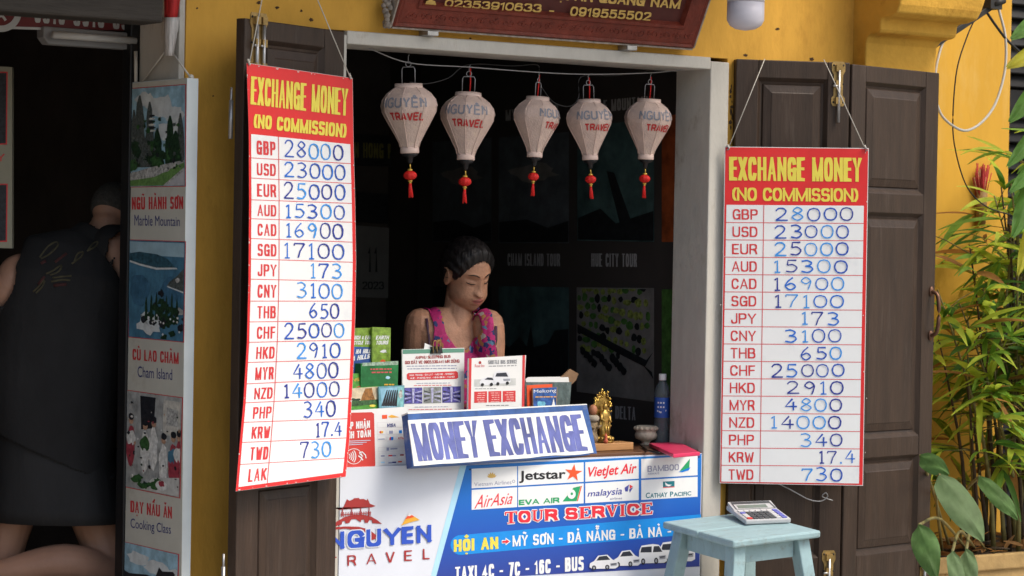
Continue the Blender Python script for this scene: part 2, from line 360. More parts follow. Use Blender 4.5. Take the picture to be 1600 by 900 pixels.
# nail holes and old plugs in the plaster
hole = mat('plaster_hole', (0.07, 0.035, 0.015), 0.9)
b = MB()
for i, (x, y, r) in enumerate([(404, 4, 5), (433, 12, 4), (471, 17, 3.2), (486, 31, 5), (1215, 45, 4), (308, 13, 2.5), (735, 60, 3), (333, 150, 2), (1165, 86, 4), (1268, 92, 5)]):
    b.blob(WALL, x, y, r*1.0, r*.75, hole, 0.0012, 14, .6, i)
b.build('plaster_hole', fw)
mould = mat('mould_stain', (0.09, 0.055, 0.03), 0.95, 0.5, 40)
b = MB()
for i in range(16): b.blob(WALL, 1143+rnd.uniform(-2, 4), 135+i*8, rnd.uniform(1, 4), rnd.uniform(3, 9), mould, 0.001+i*2e-5, 12, .6, i)
b.build('mould_stain', fw)
# corner pilaster with stepped, rounded capital
PROF = [(0, .07, .0), (1.9, .07, .0), (2.30, .07, .0), (2.395, .072, .002), (2.418, .082, .008), (2.426, .10, .014), (2.430, .140, .024), (2.442, .150, .030), (2.475, .152, .032), (2.484, .156, .032), (2.488, .20, .040), (2.50, .236, .052), (2.53, .25, .060), (2.58, .262, .070), (2.62, .275, .08), (2.75, .29, .08), (2.752, .33, .1), (3.29, .33, .1)]
px0 = WALL(1346, 95)[0]-.045
capm = mat('yellow_plaster_moulding', (0.66, 0.37, 0.06), 0.85, 0.16, 4, 0.5, 26, stain=(0.36, 0.17, 0.025), stain_amt=0.7, stain_scale=5, spec=0.2)
rows = []
PXR = WALL(1459, 95)[0]-.05
for z, p, e in PROF:
    rows.append([A(q) for q in [(px0, .002, z), (px0, -p, z), (PXR+e-.012, -p, z), (PXR+e, -p+.012, z), (PXR+e, .15, z)]])
b = MB(); b.grid(rows, capm, False)
tag(b.build('corner_pilaster', bevel=0.006), 'yellow plaster corner pilaster with stepped capital above the shutter', 'pilaster')
# eave over the shop front (above the picture) and its beam over the doorway
b = MB()
b.box(ID, (-5.2, 1.35), (-1.15, .3), (3.301, 3.38), beamwood)
for i in range(12): b.box(ID, (-5.0+i*.56, -4.93+i*.56), (-1.1, -.02), (3.2, 3.299), beamwood)
tag(b.build('eave'), 'dark timber eave shading the shop front', 'roof')
xb = hit(256, 20, (0, -.24, 0), (0, -1, 0))[0]
zb = hit(228, 34, (0, -.24, 0), (0, -1, 0))[2]
b = MB().box(ID, (-4.6, xb), (-.24, -.10), (zb, zb+.26), beamwood)
tag(b.build('door_beam', bevel=.008), 'weathered dark beam across the top of the left doorway', 'beam')
# white door reveal of the left doorway
b = MB().box(ID, (DX-.022, DX-.001), (.004, .27), (0.05, 2.42), whitewood)
tag(b.build('door_jamb', bevel=.003), 'grey-white painted doorway jamb beside the yellow wall', 'door jamb')

# ------------------------------------------------------------------ window frame, counter
wf = thing('window_frame', 'aged grey-white timber window frame around the shop opening', 'window frame', (XR, 0, 0.8))
MB().box(ID, (XR, XR+.088), (-.014, .185), (0.10, ZT+.03), whitewood).build('jamb', wf, bevel=.004)
MB().box(ID, (XL-.088, XL), (-.014, .185), (0.10, ZT+.03), whitewood).build('jamb', wf, bevel=.004)
MB().box(ID, (XL-.002, XR-.002), (-.017, .187), (ZT, ZT+.044), whitewood).build('lintel', wf, bevel=.004)
ct = thing('counter', 'dark wooden shop counter behind the blue and white banner', 'counter', (0, .3, 0.1))
MB().box(ID, (XL+.004, XR-.004), (.012, .62), (ZC-.03, ZC), tablewood).build('counter_top', ct, bevel=.003)
MB().box(ID, (XL+.004, XR-.004), (.022, .05), (0.1, ZC-.032), tablewood).build('front_panel', ct)
b = MB().box(ID, (XL-.2, XR+.2), (-.16, -.02), (.1, .375), paving)
tag(b.build('front_step', bevel=.01), 'grey stone ledge under the banner', 'step')

# ------------------------------------------------------------------ shutters
def shutter_leaf(root, fr, wd, z0, z1, panels, st=.085, th=.035):
    b = MB()
    b.box(fr, (0, st), (0, th), (z0, z1), brownwood); b.box(fr, (wd-st, wd), (0, th), (z0, z1), brownwood)
    zs = [z0]+[z for p in panels for z in p]+[z1]
    for i in range(0, len(zs), 2): b.box(fr, (st, wd-st), (.0005, th-.0005), (zs[i], zs[i+1]), brownwood)
    b.build('leaf_frame', root, bevel=.0035)
    for a, c in panels:
        b = MB(); m = brownwood
        def rect(i, y): return [fr(st+i, y, a+i), fr(wd-st-i, y, a+i), fr(wd-st-i, y, c-i), fr(st+i, y, c-i)]
        rs = [rect(-.001, .002), rect(.012, .016), rect(.02, .018), rect(.024, .012), rect(.05, .006), rect(.054, .004)]
        b.grid(rs, m, False, True); b.poly(rs[-1], m); b.poly([fr(st, th-.004, a), fr(st, th-.004, c), fr(wd-st, th-.004, c), fr(wd-st, th-.004, a)], m)
        b.build('panel', root)
PZ = [(.47, .83), (.906, 1.75), (1.826, 2.235)]
def barrel_bolt(root, fr, x, z, L):
    b = MB()
    b.slab([fr(x+dx, -.003, z+dz) for dx, dz in [(-.02, 0), (-.026, .01*L/.15), (-.026, .03), (-.018, .04), (-.018, L-.05), (-.026, L-.035), (-.026, L-.01), (-.02, L), (.02, L), (.026, L-.01), (.026, L-.035), (.018, L-.05), (.018, .04), (.026, .03), (.026, .01), (.02, 0)]], fr(0, .0028, 0)-fr(0, 0, 0), brass)
    for dz in (.02, L/2, L-.025): b.box(fr, (x-.012, x+.012), (-.016, -.003), (z+dz-.012, z+dz+.012), brass)
    for dx in (-.018, .018):
        for dz in (.014, L/2, L-.014): b.ball(fr(x+dx, -.0035, z+dz), .004, black, 8)
    o = b.build('bolt_plate', root)
    b = MB().tube([fr(x, -.011, z-.06), fr(x, -.011, z+L*.8)], .006, steel); b.tube([fr(x, -.011, z+L*.45), fr(x-.025, -.02, z+L*.45)], .004, steel)
    b.build('bolt', o)
# right-hand pair
H0 = A([.975, -.03, 0.0]); PH1, PH2 = -24.3, 10.0
e1 = vplane(H0, PH1)(1330, 98); w1 = np.linalg.norm((e1-H0)[:2])-.004
zt = e1[2]
s1 = thing('window_shutter', 'dark brown panelled shutter leaf directly behind the right price board', 'shutter', H0+A([0, 0, .08]), 'brown panelled window shutters')
f1 = fphi(H0, PH1); shutter_leaf(s1, f1, w1, .1, zt, PZ)
bx = w1-.045; barrel_bolt(s1, f1, bx, vplane(H0, PH1)(1307, 166)[2], .165)
barrel_bolt(s1, f1, bx, .345, .15)
H1 = A([e1[0]+.004, e1[1]-.004, 0]); pl2 = vplane(H1, PH2); e2 = pl2(1468, 113); w2 = np.linalg.norm((e2-H1)[:2])
s2 = thing('window_shutter', 'dark brown panelled shutter leaf with pull handle, beside the bamboo', 'shutter', H1+A([0, 0, .08]), 'brown panelled window shutters')
f2 = fphi(H1, PH2); shutter_leaf(s2, f2, w2, .1, zt-.005, PZ)
barrel_bolt(s2, f2, w2-.045, .325, .15)
hx = w2-.028; hz = pl2(1440, 490)[2]
hm = mat('rusty_handle', (0.16, 0.08, 0.05), 0.4, 0.4, 40, metal=0.6)
b = MB(); b.tube(smooth_path([f2(hx, -.002, hz-.085), f2(hx, -.032, hz-.07), f2(hx, -.04, hz), f2(hx, -.032, hz+.07), f2(hx, -.002, hz+.085)], 5), .008, hm)
for z in (hz-.085, hz+.085): b.ball(f2(hx, -.004, z), (.013, .006, .02), hm, 10)
b.build('handle', s2)
# left leaf, swung out by 22 degrees; its free edge is nearest to the street
H2 = A([XL-.02, -.03, 0]); PHL = 22.3; pl3 = vplane(H2, PHL); e3 = pl3(383, 29); w3 = np.linalg.norm((e3-H2)[:2])
s3 = thing('window_shutter', 'dark brown panelled shutter leaf hanging behind the left price board', 'shutter', H2+A([0, 0, .08]), 'brown panelled window shutters')
f3 = fphi(A([e3[0], e3[1], 0]), PHL); shutter_leaf(s3, f3, w3, .1, pl3(456, 38)[2], PZ, st=.11)
zz = pl3(404, 100)[2]
for x, L in ((.05, .19), (.085, .19)): barrel_bolt(s3, f3, x, zz-.03, L)
b = MB()
for z in (1.98, .52): b = MB(); b.tube([f3(-.012, .04, z-.06), f3(-.012, .04, z+.06)], .007, steel); b.tube([f3(-.012, .04, z+.04), f3(-.012, .04, z+.10)], .004, steel); b.build('hinge', s3)

# ------------------------------------------------------------------ next house on the right
NY = .75
NW = Plane((0, NY, 0), (0, -1, 0)); nx1 = NW(1584, 300)[0]; nx0 = nx1-.085
t = thing('neighbour_wall', 'bright yellow house wall set back beside the brown shutters', 'wall', (2.6, NY, .05))
b = MB(); b.box(ID, (1.6, nx0), (NY, NY+.25), (0.05, 4.2), yellow2); b.build('wall', t)
b = MB(); b.box(ID, (nx0+.001, nx1), (NY+.03, NY+.25), (0.05, 4.2), yellow2); b.build('corner_pier', t, bevel=.01)
dark2 = mat('dark_blue_grey_wood', (0.03, 0.032, 0.036), 0.6, .3, 8)
t = thing('louvred_door', 'dark louvred door in shade at the right edge behind the leaves', 'door', (4.3, 2.0, .05))
b = MB(); b.box(ID, (3.0, 3.2), (2.0, 2.06), (.05, 3.6), dark2); b.box(ID, (5.2, 5.4), (2.0, 2.06), (.05, 3.6), dark2)
for z in (.06, 1.2, 2.3, 3.4): b.box(ID, (3.2, 5.2), (2.002, 2.058), (z, z+.14), dark2)
b.build('door_frame', t)
b = MB()
for i in range(46):
    z = .22+i*.07
    b.slab([(3.2, 2.005, z), (3.2, 2.012, z-.006), (3.2, 2.055, z+.05), (3.2, 2.048, z+.056)], (2.0, 0, 0), dark2)
b.build('louvre', t)
struct('neighbour_side_wall', MB().box(ID, (5.42, 5.6), (-.2, 2.2), (0.05, 4.2), yellow2))
struct('neighbour_back_wall', MB().box(ID, (1.6, 5.41), (2.1, 2.2), (0.05, 4.2), dark2))

# ------------------------------------------------------------------ inks
red = mat('print_red', (0.70, 0.028, 0.03), .4, .08, 6, stain=(.58, .05, .05), stain_amt=.5, stain_scale=9); redline = ink('red_line', (0.66, 0.10, 0.11)); redtxt = ink('red_text', (0.62, 0.045, 0.05))
yel = ink('yellow', (0.78, 0.66, 0.09)); white = mat('print_white', (0.79, 0.81, 0.82), .42, .035, 4, stain=(.60, .64, .69), stain_amt=.5, stain_scale=7); navy = ink('navy', (0.045, 0.05, 0.20)); blk = ink('black', (0.015, 0.015, 0.018))
pens = [ink('pen_dark', (0.022, 0.04, 0.30)), ink('pen_blue', (0.015, 0.15, 0.62)), ink('pen_light', (0.045, 0.29, 0.76)), ink('pen_mid', (0.018, 0.085, 0.46))]
grey = ink('grey', (0.25, 0.26, 0.28)); blue = ink('blue', (0.0, 0.19, 0.66)); gold = mat('gold_lettering', (0.62, 0.42, 0.12), 0.4, .15, 40, metal=.35)

DIG = {'0': [[(.5, 0), (.18, .12), (.04, .5), (.18, .88), (.5, 1), (.82, .88), (.96, .5), (.82, .12), (.5, 0)]],
       '1': [[(.2, .2), (.55, 0), (.55, 1)], [(.22, 1), (.9, 1)]],
       '2': [[(.08, .22), (.3, .02), (.68, .04), (.84, .28), (.6, .6), (.08, .98)], [(.08, .99), (.98, .99)]],
       '3': [[(.08, .06), (.5, 0), (.82, .2), (.62, .42), (.36, .47)], [(.36, .47), (.78, .55), (.88, .78), (.55, 1), (.06, .92)]],
       '4': [[(.62, 0), (.05, .66), (.98, .66)], [(.7, .25), (.7, 1)]],
       '5': [[(.86, .01), (.24, .01), (.2, .42)], [(.2, .42), (.6, .38), (.9, .66), (.6, .97), (.08, .93)]],
       '6': [[(.66, 0), (.25, .35), (.1, .72), (.45, 1), (.86, .76), (.56, .48), (.16, .64)]],
       '7': [[(.06, .16), (.06, .01), (.92, .01)], [(.92, .01), (.55, .55), (.4, 1)]],
       '8': [[(.52, .46), (.18, .25), (.5, 0), (.84, .22), (.52, .46), (.1, .75), (.5, 1), (.9, .75), (.52, .46)]],
       '9': [[(.84, .3), (.48, .52), (.14, .28), (.48, 0), (.84, .26), (.8, .6), (.66, 1)]]}
CURVY = set('023568 9')
def pen_number(b, P, s, x0, x1, yT0, yB0, yT1, yB1, h, wd, q):
    """handwritten number filling x0..x1; top/bottom lines given at both ends"""
    ws = [{'1': .62, '.': .3}.get(c, 1.0) for c in s]; tot = sum(ws)+.22*(len(s)-1); cx = 0.0
    for c, wi in zip(s, ws):
        jx, jy, sc = q.uniform(-.03, .03), q.uniform(-.04, .04), q.uniform(.93, 1.04)
        m = q.choice(pens); wv = wd*q.uniform(.85, 1.15)
        def T(u, v):
            X = (cx+(u+jx)*wi)/tot; v = .5+(v-.5)*sc+jy; x = x0+(x1-x0)*X
            return (x, (yT0+(yT1-yT0)*X)*(1-v)+(yB0+(yB1-yB0)*X)*v)
        if c == '.':
            x, y = T(.5, .95); b.blob(P, x, y, wd*.7, wd*.7, m, h, 10, .1)
        else:
            for k, st in enumerate(DIG[c]):
                pts = [T(u, v) for u, v in st]
                pts = smooth_path(pts, 5) if (c in '02356889' and len(pts) > 3) else [p for a, e in zip(pts[:-1], pts[1:]) for p in (A(a), (A(a)+A(e))/2)]+[A(pts[-1])]
                PP = (lambda n: (lambda x, y, hh: P(x, y, hh)))(0)
                hh = h+k*8e-4
                # each segment a hair above the last, so that a line crossing itself never lies in one plane
                L = [A(p, float) for p in pts]; vs = []
                for i, p in enumerate(L):
                    tt = L[min(i+1, len(L)-1)]-L[max(i-1, 0)]; tt /= np.linalg.norm(tt)+1e-9; nn = A([-tt[1], tt[0]])
                    w2 = wv*(1.0-.25*abs(math.sin(i*.7)))/2
                    vs += [P(*(p+nn*w2), hh+i*5e-5), P(*(p-nn*w2), hh+i*5e-5)]
                b.add(vs, [(2*i, 2*i+2, 2*i+3, 2*i+1) for i in range(len(L)-1)], m)
        cx += wi+.22

RATES = [('GBP', '28000'), ('USD', '23000'), ('EUR', '25000'), ('AUD', '15300'), ('CAD', '16900'), ('SGD', '17100'), ('JPY', '173'), ('CNY', '3100'), ('THB', '650'), ('CHF', '25000'), ('HKD', '2910'), ('MYR', '4800'), ('NZD', '14000'), ('PHP', '340'), ('KRW', '17.4'), ('TWD', '730'), ('LAK', '')]

paper2_ = mat('chipped_edge', (.66, .62, .58), .6)
# ------------------------------------------------------------------ right price board
Q0 = vplane(H0, PH1)(1240, 240); PR = vplane(Q0+A([.0, -.075, 0]), -31)
pb = thing('price_board', 'red and white exchange rate board with a straight lower edge hanging on the right shutters', 'price board', PR(1240, 757), 'exchange rate boards')
b = MB()
cor = [(1132.5, 229), (1357.5, 231.5), (1348.5, 759), (1124.5, 755)]
b.slab([PR(x, y) for x, y in cor], -PR.n*.004, paper)
b.pp(PR, [(1133.5, 230), (1356.5, 232.5), (1347.7, 758), (1125.3, 754)], red, .0006)
def RL(y): return 1135.2-(y-320)*.0188
def RRt(y): return 1349.8-(y-320)*.0175
b.pp(PR, [(RL(320), 320), (RRt(320), 321.5), (RRt(757), 755.5), (RL(754), 752.5)], white, .0012)
crow(b, PR, 'EXCHANGE MONEY', 1140, 1346, 245, 282, 246.5, 284, .14, yel, .0016)
crow(b, PR, '(NO COMMISSION)', 1144, 1341, 293, 313.5, 294.5, 315.5, .175, yel, .0016)
RX0 = [1210, 1209, 1208, 1207, 1207, 1208, 1250, 1225, 1250, 1203, 1228, 1225, 1202, 1249, 1278, 1251]
RX1 = [1334, 1327, 1327, 1325, 1320, 1320, 1313, 1316, 1316, 1320, 1319, 1317, 1316, 1317, 1337, 1317]
q = random.Random(3)
for i in range(16):
    y0 = 320.5+i*27.1; y1 = y0+27.1
    if i: b.pp(PR, [(RL(y0), y0-.6), (RRt(y0), y0+.9), (RRt(y0), y0+2.1), (RL(y0), y0+.6)], redline, .0016)
    c = 1164.5-(y0-320)*.0165
    crow(b, PR, RATES[i][0], c-19.5, c+19.5, y0+6.2, y0+22.5, y0+6.5, y0+22.8, .14, redtxt, .0018, .9)
    pen_number(b, PR, RATES[i][1], RX0[i]+1, RX1[i]-1, y0+4.5, y0+24, y0+4.8, y0+24.3, .0021, 2.5, q)
b.pp(PR, [(1193, 320.5), (1194.2, 320.5), (1188, 753), (1186.8, 753)], redline, .002)
for k in range(14): b.blob(PR, q.choice([1134-(q.random())*8, 1355.5-q.random()*7]), q.uniform(235, 750), q.uniform(.5, 1.2), q.uniform(.8, 2), paper2_, .0024+k*1e-5, 8, .6, k)
b.build('board', pb)
for (x, y) in ((1137, 231), (1353, 233)): b = MB(); b.tube(smooth_path([PR(x-2, y-3, .004), PR(x+1, y-1, .01), PR(x+2, y+2, .004), PR(x-1, y+3, .004)], 4), .002, wirem); b.build('corner_clip', pb)
b = MB(); nail = vplane(H0, PH1)(1195, 92, .01); nail2 = vplane(H0, PH1)(1287, 93, .01)
for (x, y), pth in (((1138, 230), [PR(1138, 232, .004), nail]), ((1352, 231), [PR(1352, 233, .004), vplane(H0, PH1)(1300, 120, .03), nail2])):
    b = MB(); b.tube(pth, .0018, string, 6)
    for k in range(3): b.ball(PR(x+k-1, y-3+2*k, .004), .004, string, 8)
    b.build('hanging_string', pb)
P4 = vplane(H0, PH1)
b = MB(); b.tube(smooth_path([P4(1208, 752, .02), P4(1235, 765, .03), P4(1263, 780, .02), P4(1282, 783, .012), P4(1293, 776, .012), P4(1290, 770, .015), P4(1285, 776, .012), P4(1301, 782, .008)], 6), .0022, wirem, 6)
tag(b.build('loose_wire'), 'thin curled wire hanging below the right price board', 'wire')

# ------------------------------------------------------------------ left price board (bowed sheet)
PL0 = vplane(A([e3[0], e3[1], 0])+A([.01, -.04, 0]), 22.3)
LE = [(98, 385), (209, 388.5), (312, 389), (440, 388), (535, 385.5), (629, 380), (691, 374.5), (768, 368)]
RE = [(122, 551), (226, 552.5), (318, 555), (410, 556.5), (500, 555), (592, 551.5), (684, 546.5), (745, 540.5)]
def lerp_t(T, v):
    if v <= T[0][0]: return T[0][1]
    for (a, x), (c, y) in zip(T[:-1], T[1:]):
        if v <= c: return x+(y-x)*(v-a)/(c-a)
    return T[-1][1]
def v_of(px, py):
    u = (px-378)/165.0; yT = 98+24*u; yB = 768-23*u
    return (py-yT)/(yB-yT)
def PLF(px, py, h=0.0):
    v = v_of(px, py); bow = .02*math.sin(math.pi*min(max(v, 0), 1))+.035*max(0, v-.72)**2/.08
    return hit(px, py, PL0.p0, PL0.n, h+bow)
lb = thing('price_board', 'bowed red and white exchange rate sheet with an empty LAK row on the left shutter', 'price board', PLF(455, 755), 'exchange rate boards')
def LP(u, v):
    y = 98*(1-v)+768*v; y2 = 122*(1-v)+745*v
    return (lerp_t(LE, y)*(1-u)+lerp_t(RE, y2)*u, y*(1-u)+y2*u)
def sheet(u0, u1, v0, v1, m, h, n=40):
    b.grid([[PLF(*LP(u, v0+(v1-v0)*i/n), h) for u in [u0+(u1-u0)*k/6 for k in range(7)]] for i in range(n+1)], m, True)
b = MB(); paper2 = mat('sheet_back', (.6, .58, .55), .6)
sheet(0, 1, 0, 1, paper2, -.002); sheet(0.002, .998, 0.001, .999, red, 0)
ROWS = [(209, 226), (246.5, 256), (278, 287), (312, 318), (341.5, 347.5), (372.5, 378.5), (404.5, 410), (436, 440), (470.5, 470.5), (503, 501), (535, 531), (566.5, 561.5), (600, 592), (629.5, 622), (660, 654), (691.5, 684), (726, 715.5), (761.5, 738)]
def rowxy(y, ry, u):
    return (lerp_t(LE, y)*(1-u)+lerp_t(RE, ry)*u, y*(1-u)+ry*u)
def band(i0, f0, i1, f1, u0, u1, m, h, n=6):
    a = [ROWS[i0][k]+f0 for k in (0, 1)]; c = [ROWS[i1][k]+f1 for k in (0, 1)]
    b.grid([[PLF(*rowxy(a[0]+(c[0]-a[0])*j/n, a[1]+(c[1]-a[1])*j/n, u0+(u1-u0)*k/6), h) for k in range(7)] for j in range(n+1)], m, True)
for i in range(17): band(i, 0, i+1, 0, .024+.0*i, .968, white, .0008, 3)
def ltext(s, u0, u1, a, c, m, h, bold):
    caps(b, PLF, s, [rowxy(a[0], a[1], u0), rowxy(a[0], a[1], u1), rowxy(c[0], c[1], u1), rowxy(c[0], c[1], u0)], .135, m, h, .8)
caps(b, PLF, 'EXCHANGE MONEY', [(393, 119), (544, 139), (543, 181), (392, 163)], .125, yel, .0014)
caps(b, PLF, '(NO COMMISSION)', [(397, 178), (542, 194), (541, 215.5), (396, 199.5)], .17, yel, .0014)
LU0 = [.34, .335, .33, .34, .345, .325, .57, .45, .57, .34, .46, .44, .36, .555, .68, .55]
LU1 = [.90, .92, .91, .90, .885, .89, .87, .88, .85, .90, .87, .86, .88, .85, .92, .83]
for i in range(17):
    a, c = ROWS[i], ROWS[i+1]; L = lambda f: (a[0]+(c[0]-a[0])*f, a[1]+(c[1]-a[1])*f)
    if i: band(i, -.6, i, .6, .024, .968, redline, .0012, 1)
    ltext(RATES[i][0], .075+.002*i, .255+.001*i, L(.24), L(.84), redtxt, .0014, .012)
    if RATES[i][1]:
        u0, u1 = LU0[i], LU1[i]
        x0, _ = rowxy(*a, u0); x1, _ = rowxy(*a, u1)
        t0, t1 = L(.12), L(.86)
        pen_number(b, PLF, RATES[i][1], x0, x1, rowxy(*t0, u0)[1], rowxy(*t1, u0)[1], rowxy(*t0, u1)[1], rowxy(*t1, u1)[1], .0018, 2.6, q)
for i in range(17): b.poly([PLF(*rowxy(*ROWS[i+k], .285+du), .0018) for k, du in ((0, -.0035), (0, .0035), (1, .0035), (1, -.0035))], redline)
for k in range(26):
    v = q.random(); u = q.choice([.006, .994]); x, y = LP(u, v); b.blob(PLF, x, y, q.uniform(.5, 1.3), q.uniform(.8, 2.4), paper2, .0009+k*1e-5, 8, .6, k)
for k in range(16):
    u = q.random(); x, y = LP(u, q.choice([.004, .997])); b.blob(PLF, x, y, q.uniform(1, 3), q.uniform(.6, 1.4), paper2, .0013+k*1e-5, 8, .6, k+50)
b.build('sheet', lb)
b = MB(); PS = vplane(A([e3[0], e3[1], 0]), PHL)
for (x, y), e_ in (((389, 99), (412, -14)), ((547, 121), (490, -15))):
    b = MB(); b.tube([PLF(x+.5, y+1, .004), PS(*e_, .03)], .0018, string, 6)
    for k in range(3): b.ball(PLF(x+k-1, y-5+3*k, .004), .0045, string, 8)
    b.build('hanging_string', lb)

# ------------------------------------------------------------------ banner
bn = thing('shop_banner', 'blue and white printed travel banner across the counter front', 'banner', (0.1, -.012, .4))
BP = Plane((0, -.012, 0), (0, -1, 0))
zt2 = BP(1096, 708.5)[2]
b = MB(); xl = XL+.004; xr = BP(1097, 709)[0]
bwhite = mat('banner_white', (0.66, 0.70, 0.78), .4, .03, 5, spec=.35)
b.box(ID, (xl, xr), (-.012, .010), (.385, zt2), bwhite)
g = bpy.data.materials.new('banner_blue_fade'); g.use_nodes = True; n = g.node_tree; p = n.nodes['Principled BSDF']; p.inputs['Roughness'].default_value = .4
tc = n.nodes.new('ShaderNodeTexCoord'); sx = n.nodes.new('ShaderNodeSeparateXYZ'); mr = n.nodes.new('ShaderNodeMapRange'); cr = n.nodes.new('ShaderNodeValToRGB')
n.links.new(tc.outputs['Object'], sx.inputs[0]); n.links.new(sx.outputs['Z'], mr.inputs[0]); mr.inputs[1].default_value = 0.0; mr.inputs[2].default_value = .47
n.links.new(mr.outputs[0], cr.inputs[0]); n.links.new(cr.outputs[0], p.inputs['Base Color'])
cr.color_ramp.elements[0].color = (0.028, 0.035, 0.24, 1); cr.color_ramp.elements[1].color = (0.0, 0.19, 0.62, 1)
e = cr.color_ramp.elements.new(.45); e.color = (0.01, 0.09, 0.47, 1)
cyan = ink('cyan', (0.42, 0.70, 0.88)); band_b = ink('band_blue', (0.01, 0.26, 0.74)); 
b.pp(BP, [(719, 727.5), (733, 727), (684, 905), (672, 905)], cyan, .0006)
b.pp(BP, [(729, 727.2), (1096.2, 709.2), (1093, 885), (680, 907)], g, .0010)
arc = [(720+16*math.cos(rad(a)), 851.5+15.5*math.sin(rad(a))) for a in range(90, 271, 15)]
b.pp(BP, arc+[(1095.3, 803.5), (1094.6, 833.5)], band_b, .0014)
def rt(x): return 732.5+(712-732.5)*(x-737)/353.0
CELL = [(737, 808), (809.5, 912), (914.5, 998), (1002, 1090)]
for c0, c1 in CELL:
    for o, hgt in ((0, 30.5), (33, 31)): b.pp(BP, [(c0, rt(c0)+o), (c1, rt(c1)+o), (c1, rt(c1)+o+hgt), (c0, rt(c0)+o+hgt)], white, .0016)
I = .0022
gold2 = ink('lotus', (0.66, 0.44, 0.13)); orange = ink('orange', (0.80, 0.10, 0.03)); green = ink('green', (0.02, 0.34, 0.13)); slate = ink('slate', (0.30, 0.32, 0.45)); teal = ink('teal', (0.01, 0.17, 0.22)); mblue = ink('mblue', (0.06, 0.07, 0.33)); crim = ink('crimson', (0.72, 0.03, 0.05))
for k, a in enumerate((-62, -38, -13, 13, 38, 62)):
    a = rad(a-3); L = 10-abs(k-2.5)*.6; d = A([math.sin(a), -math.cos(a)]); nn = A([d[1], -d[0]]); o = A([768.5, 747])
    b.pp(BP, [tuple(o), tuple(o+d*L*.6+nn*1.6), tuple(o+d*L), tuple(o+d*L*.6-nn*1.6)], gold2, I+k*1e-4)
b.row(BP, 'Vietnam Airlines', 741, 799, 754, 760, 750, 756.5, slate, I, .0)
b.ring(BP, 802.5, 752, 2, .8, slate, I)
b.row(BP, 'Jetstar', 811, 884, 736, 755, 733, 752, blk, I, .022)
st = [(896+(14 if k % 2 == 0 else 5.4)*math.sin(rad(36*k+6)), 739-(14 if k % 2 == 0 else 5.4)*math.cos(rad(36*k+6))) for k in range(10)]
b.pp(BP, st, orange, I+.0006)
b.row(BP, 'VietJet Air', 919, 995, 730, 750, 723, 744, crim, I, .02, .25)
crow(b, BP, 'BAMBOO', 1012, 1061, 728, 737.5, 725, 734.5, .15, slate, I, .7); b.row(BP, 'AIRWAYS', 1012, 1030, 739, 742, 738, 741, slate, I)
b.pp(BP, [(1062, 736), (1078, 716.5), (1077, 732)], green, I); b.pp(BP, [(1060, 737.5), (1070, 733.5), (1079, 730), (1076, 735), (1066, 738)], blue, I+.0004)
b.row(BP, 'AirAsia', 741, 801, 774, 795, 769, 787, crim, I, .0, .45)
crow(b, BP, 'EVA AIR', 811, 874, 781, 789.5, 777, 785.5, .25, green, I, .5)
b.pp(BP, [(879, 783.5), (896, 762), (907, 759.5), (901, 783)], green, I); b.pp(BP, [(907.5, 759.4), (909.5, 759), (903, 783), (901.4, 783)], orange, I)
b.blob(BP, 893, 772, 6.5, 7.5, white, I+.0005, 18, 0); b.blob(BP, 893.5, 771.5, 2, 2.2, green, I+.001, 8, 0)
b.row(BP, 'malaysia', 918, 972, 767, 779, 761, 776, mblue, I, .012, .2); b.row(BP, 'airlines', 953, 972, 777.5, 781, 776.5, 780, slate, I)
b.pp(BP, [(976, 762), (983, 757), (981, 768), (977, 768)], mblue, I); b.pp(BP, [(983.5, 757), (989, 760), (984.5, 764)], crim, I); b.pp(BP, [(983, 765), (989.5, 761), (984, 770)], mblue, I+.0003)
b.pp(BP, [(1036, 752.5), (1054, 751.5), (1054, 760), (1036, 761)], teal, I); b.pp(BP, [(1039, 753.5), (1044, 757), (1050, 757.5), (1045, 760), (1040, 758.5)], white, I+.0005); b.pp(BP, [(1036, 761.2), (1054, 760.2), (1054, 761.4), (1036, 762.4)], crim, I)
b.row(BP, 'C', 1009, 1015.5, 770, 778.5, 769.6, 778, teal, I); b.row(BP, 'ATHAY', 1016, 1043, 771, 778, 769, 776.5, teal, I); b.row(BP, 'P', 1047, 1052, 768.2, 776, 768, 775.8, teal, I); b.row(BP, 'ACIFIC', 1052.5, 1080, 769.5, 775.8, 767.5, 774, teal, I)
# TOUR SERVICE: serif capitals with a white outline
SER = {'T': [[(0, 0), (1, 0), (1, .28), (.92, .28), (.86, .1), (.64, .1), (.64, .92), (.8, .92), (.8, 1), (.2, 1), (.2, .92), (.36, .92), (.36, .1), (.14, .1), (.08, .28), (0, .28)]],
       'I': [[(.1, 0), (.9, 0), (.9, .08), (.72, .08), (.72, .92), (.9, .92), (.9, 1), (.1, 1), (.1, .92), (.28, .92), (.28, .08), (.1, .08)]],
       'V': [[(0, 0), (.46, 0), (.46, .08), (.36, .08), (.58, .7), (.76, .08), (.64, .08), (.64, 0), (1, 0), (1, .08), (.9, .08), (.58, 1), (.46, 1), (.1, .08), (0, .08)]],
       'E': [[(0, 0), (.94, 0), (.94, .26), (.86, .26), (.78, .1), (.42, .1), (.42, .44), (.6, .44), (.64, .34), (.7, .34), (.7, .64), (.64, .64), (.6, .54), (.42, .54), (.42, .9), (.8, .9), (.9, .72), (.98, .72), (.96, 1), (0, 1), (0, .92), (.12, .92), (.12, .08), (0, .08)]],
       'U': [[(0, 0), (.44, 0), (.44, .08), (.32, .08), (.32, .75), (.5, .9), (.7, .75), (.74, .08), (.62, .08), (.62, 0), (1, 0), (1, .08), (.86, .08), (.84, .78), (.5, 1.02), (.12, .85), (.12, .08), (0, .08)]]}
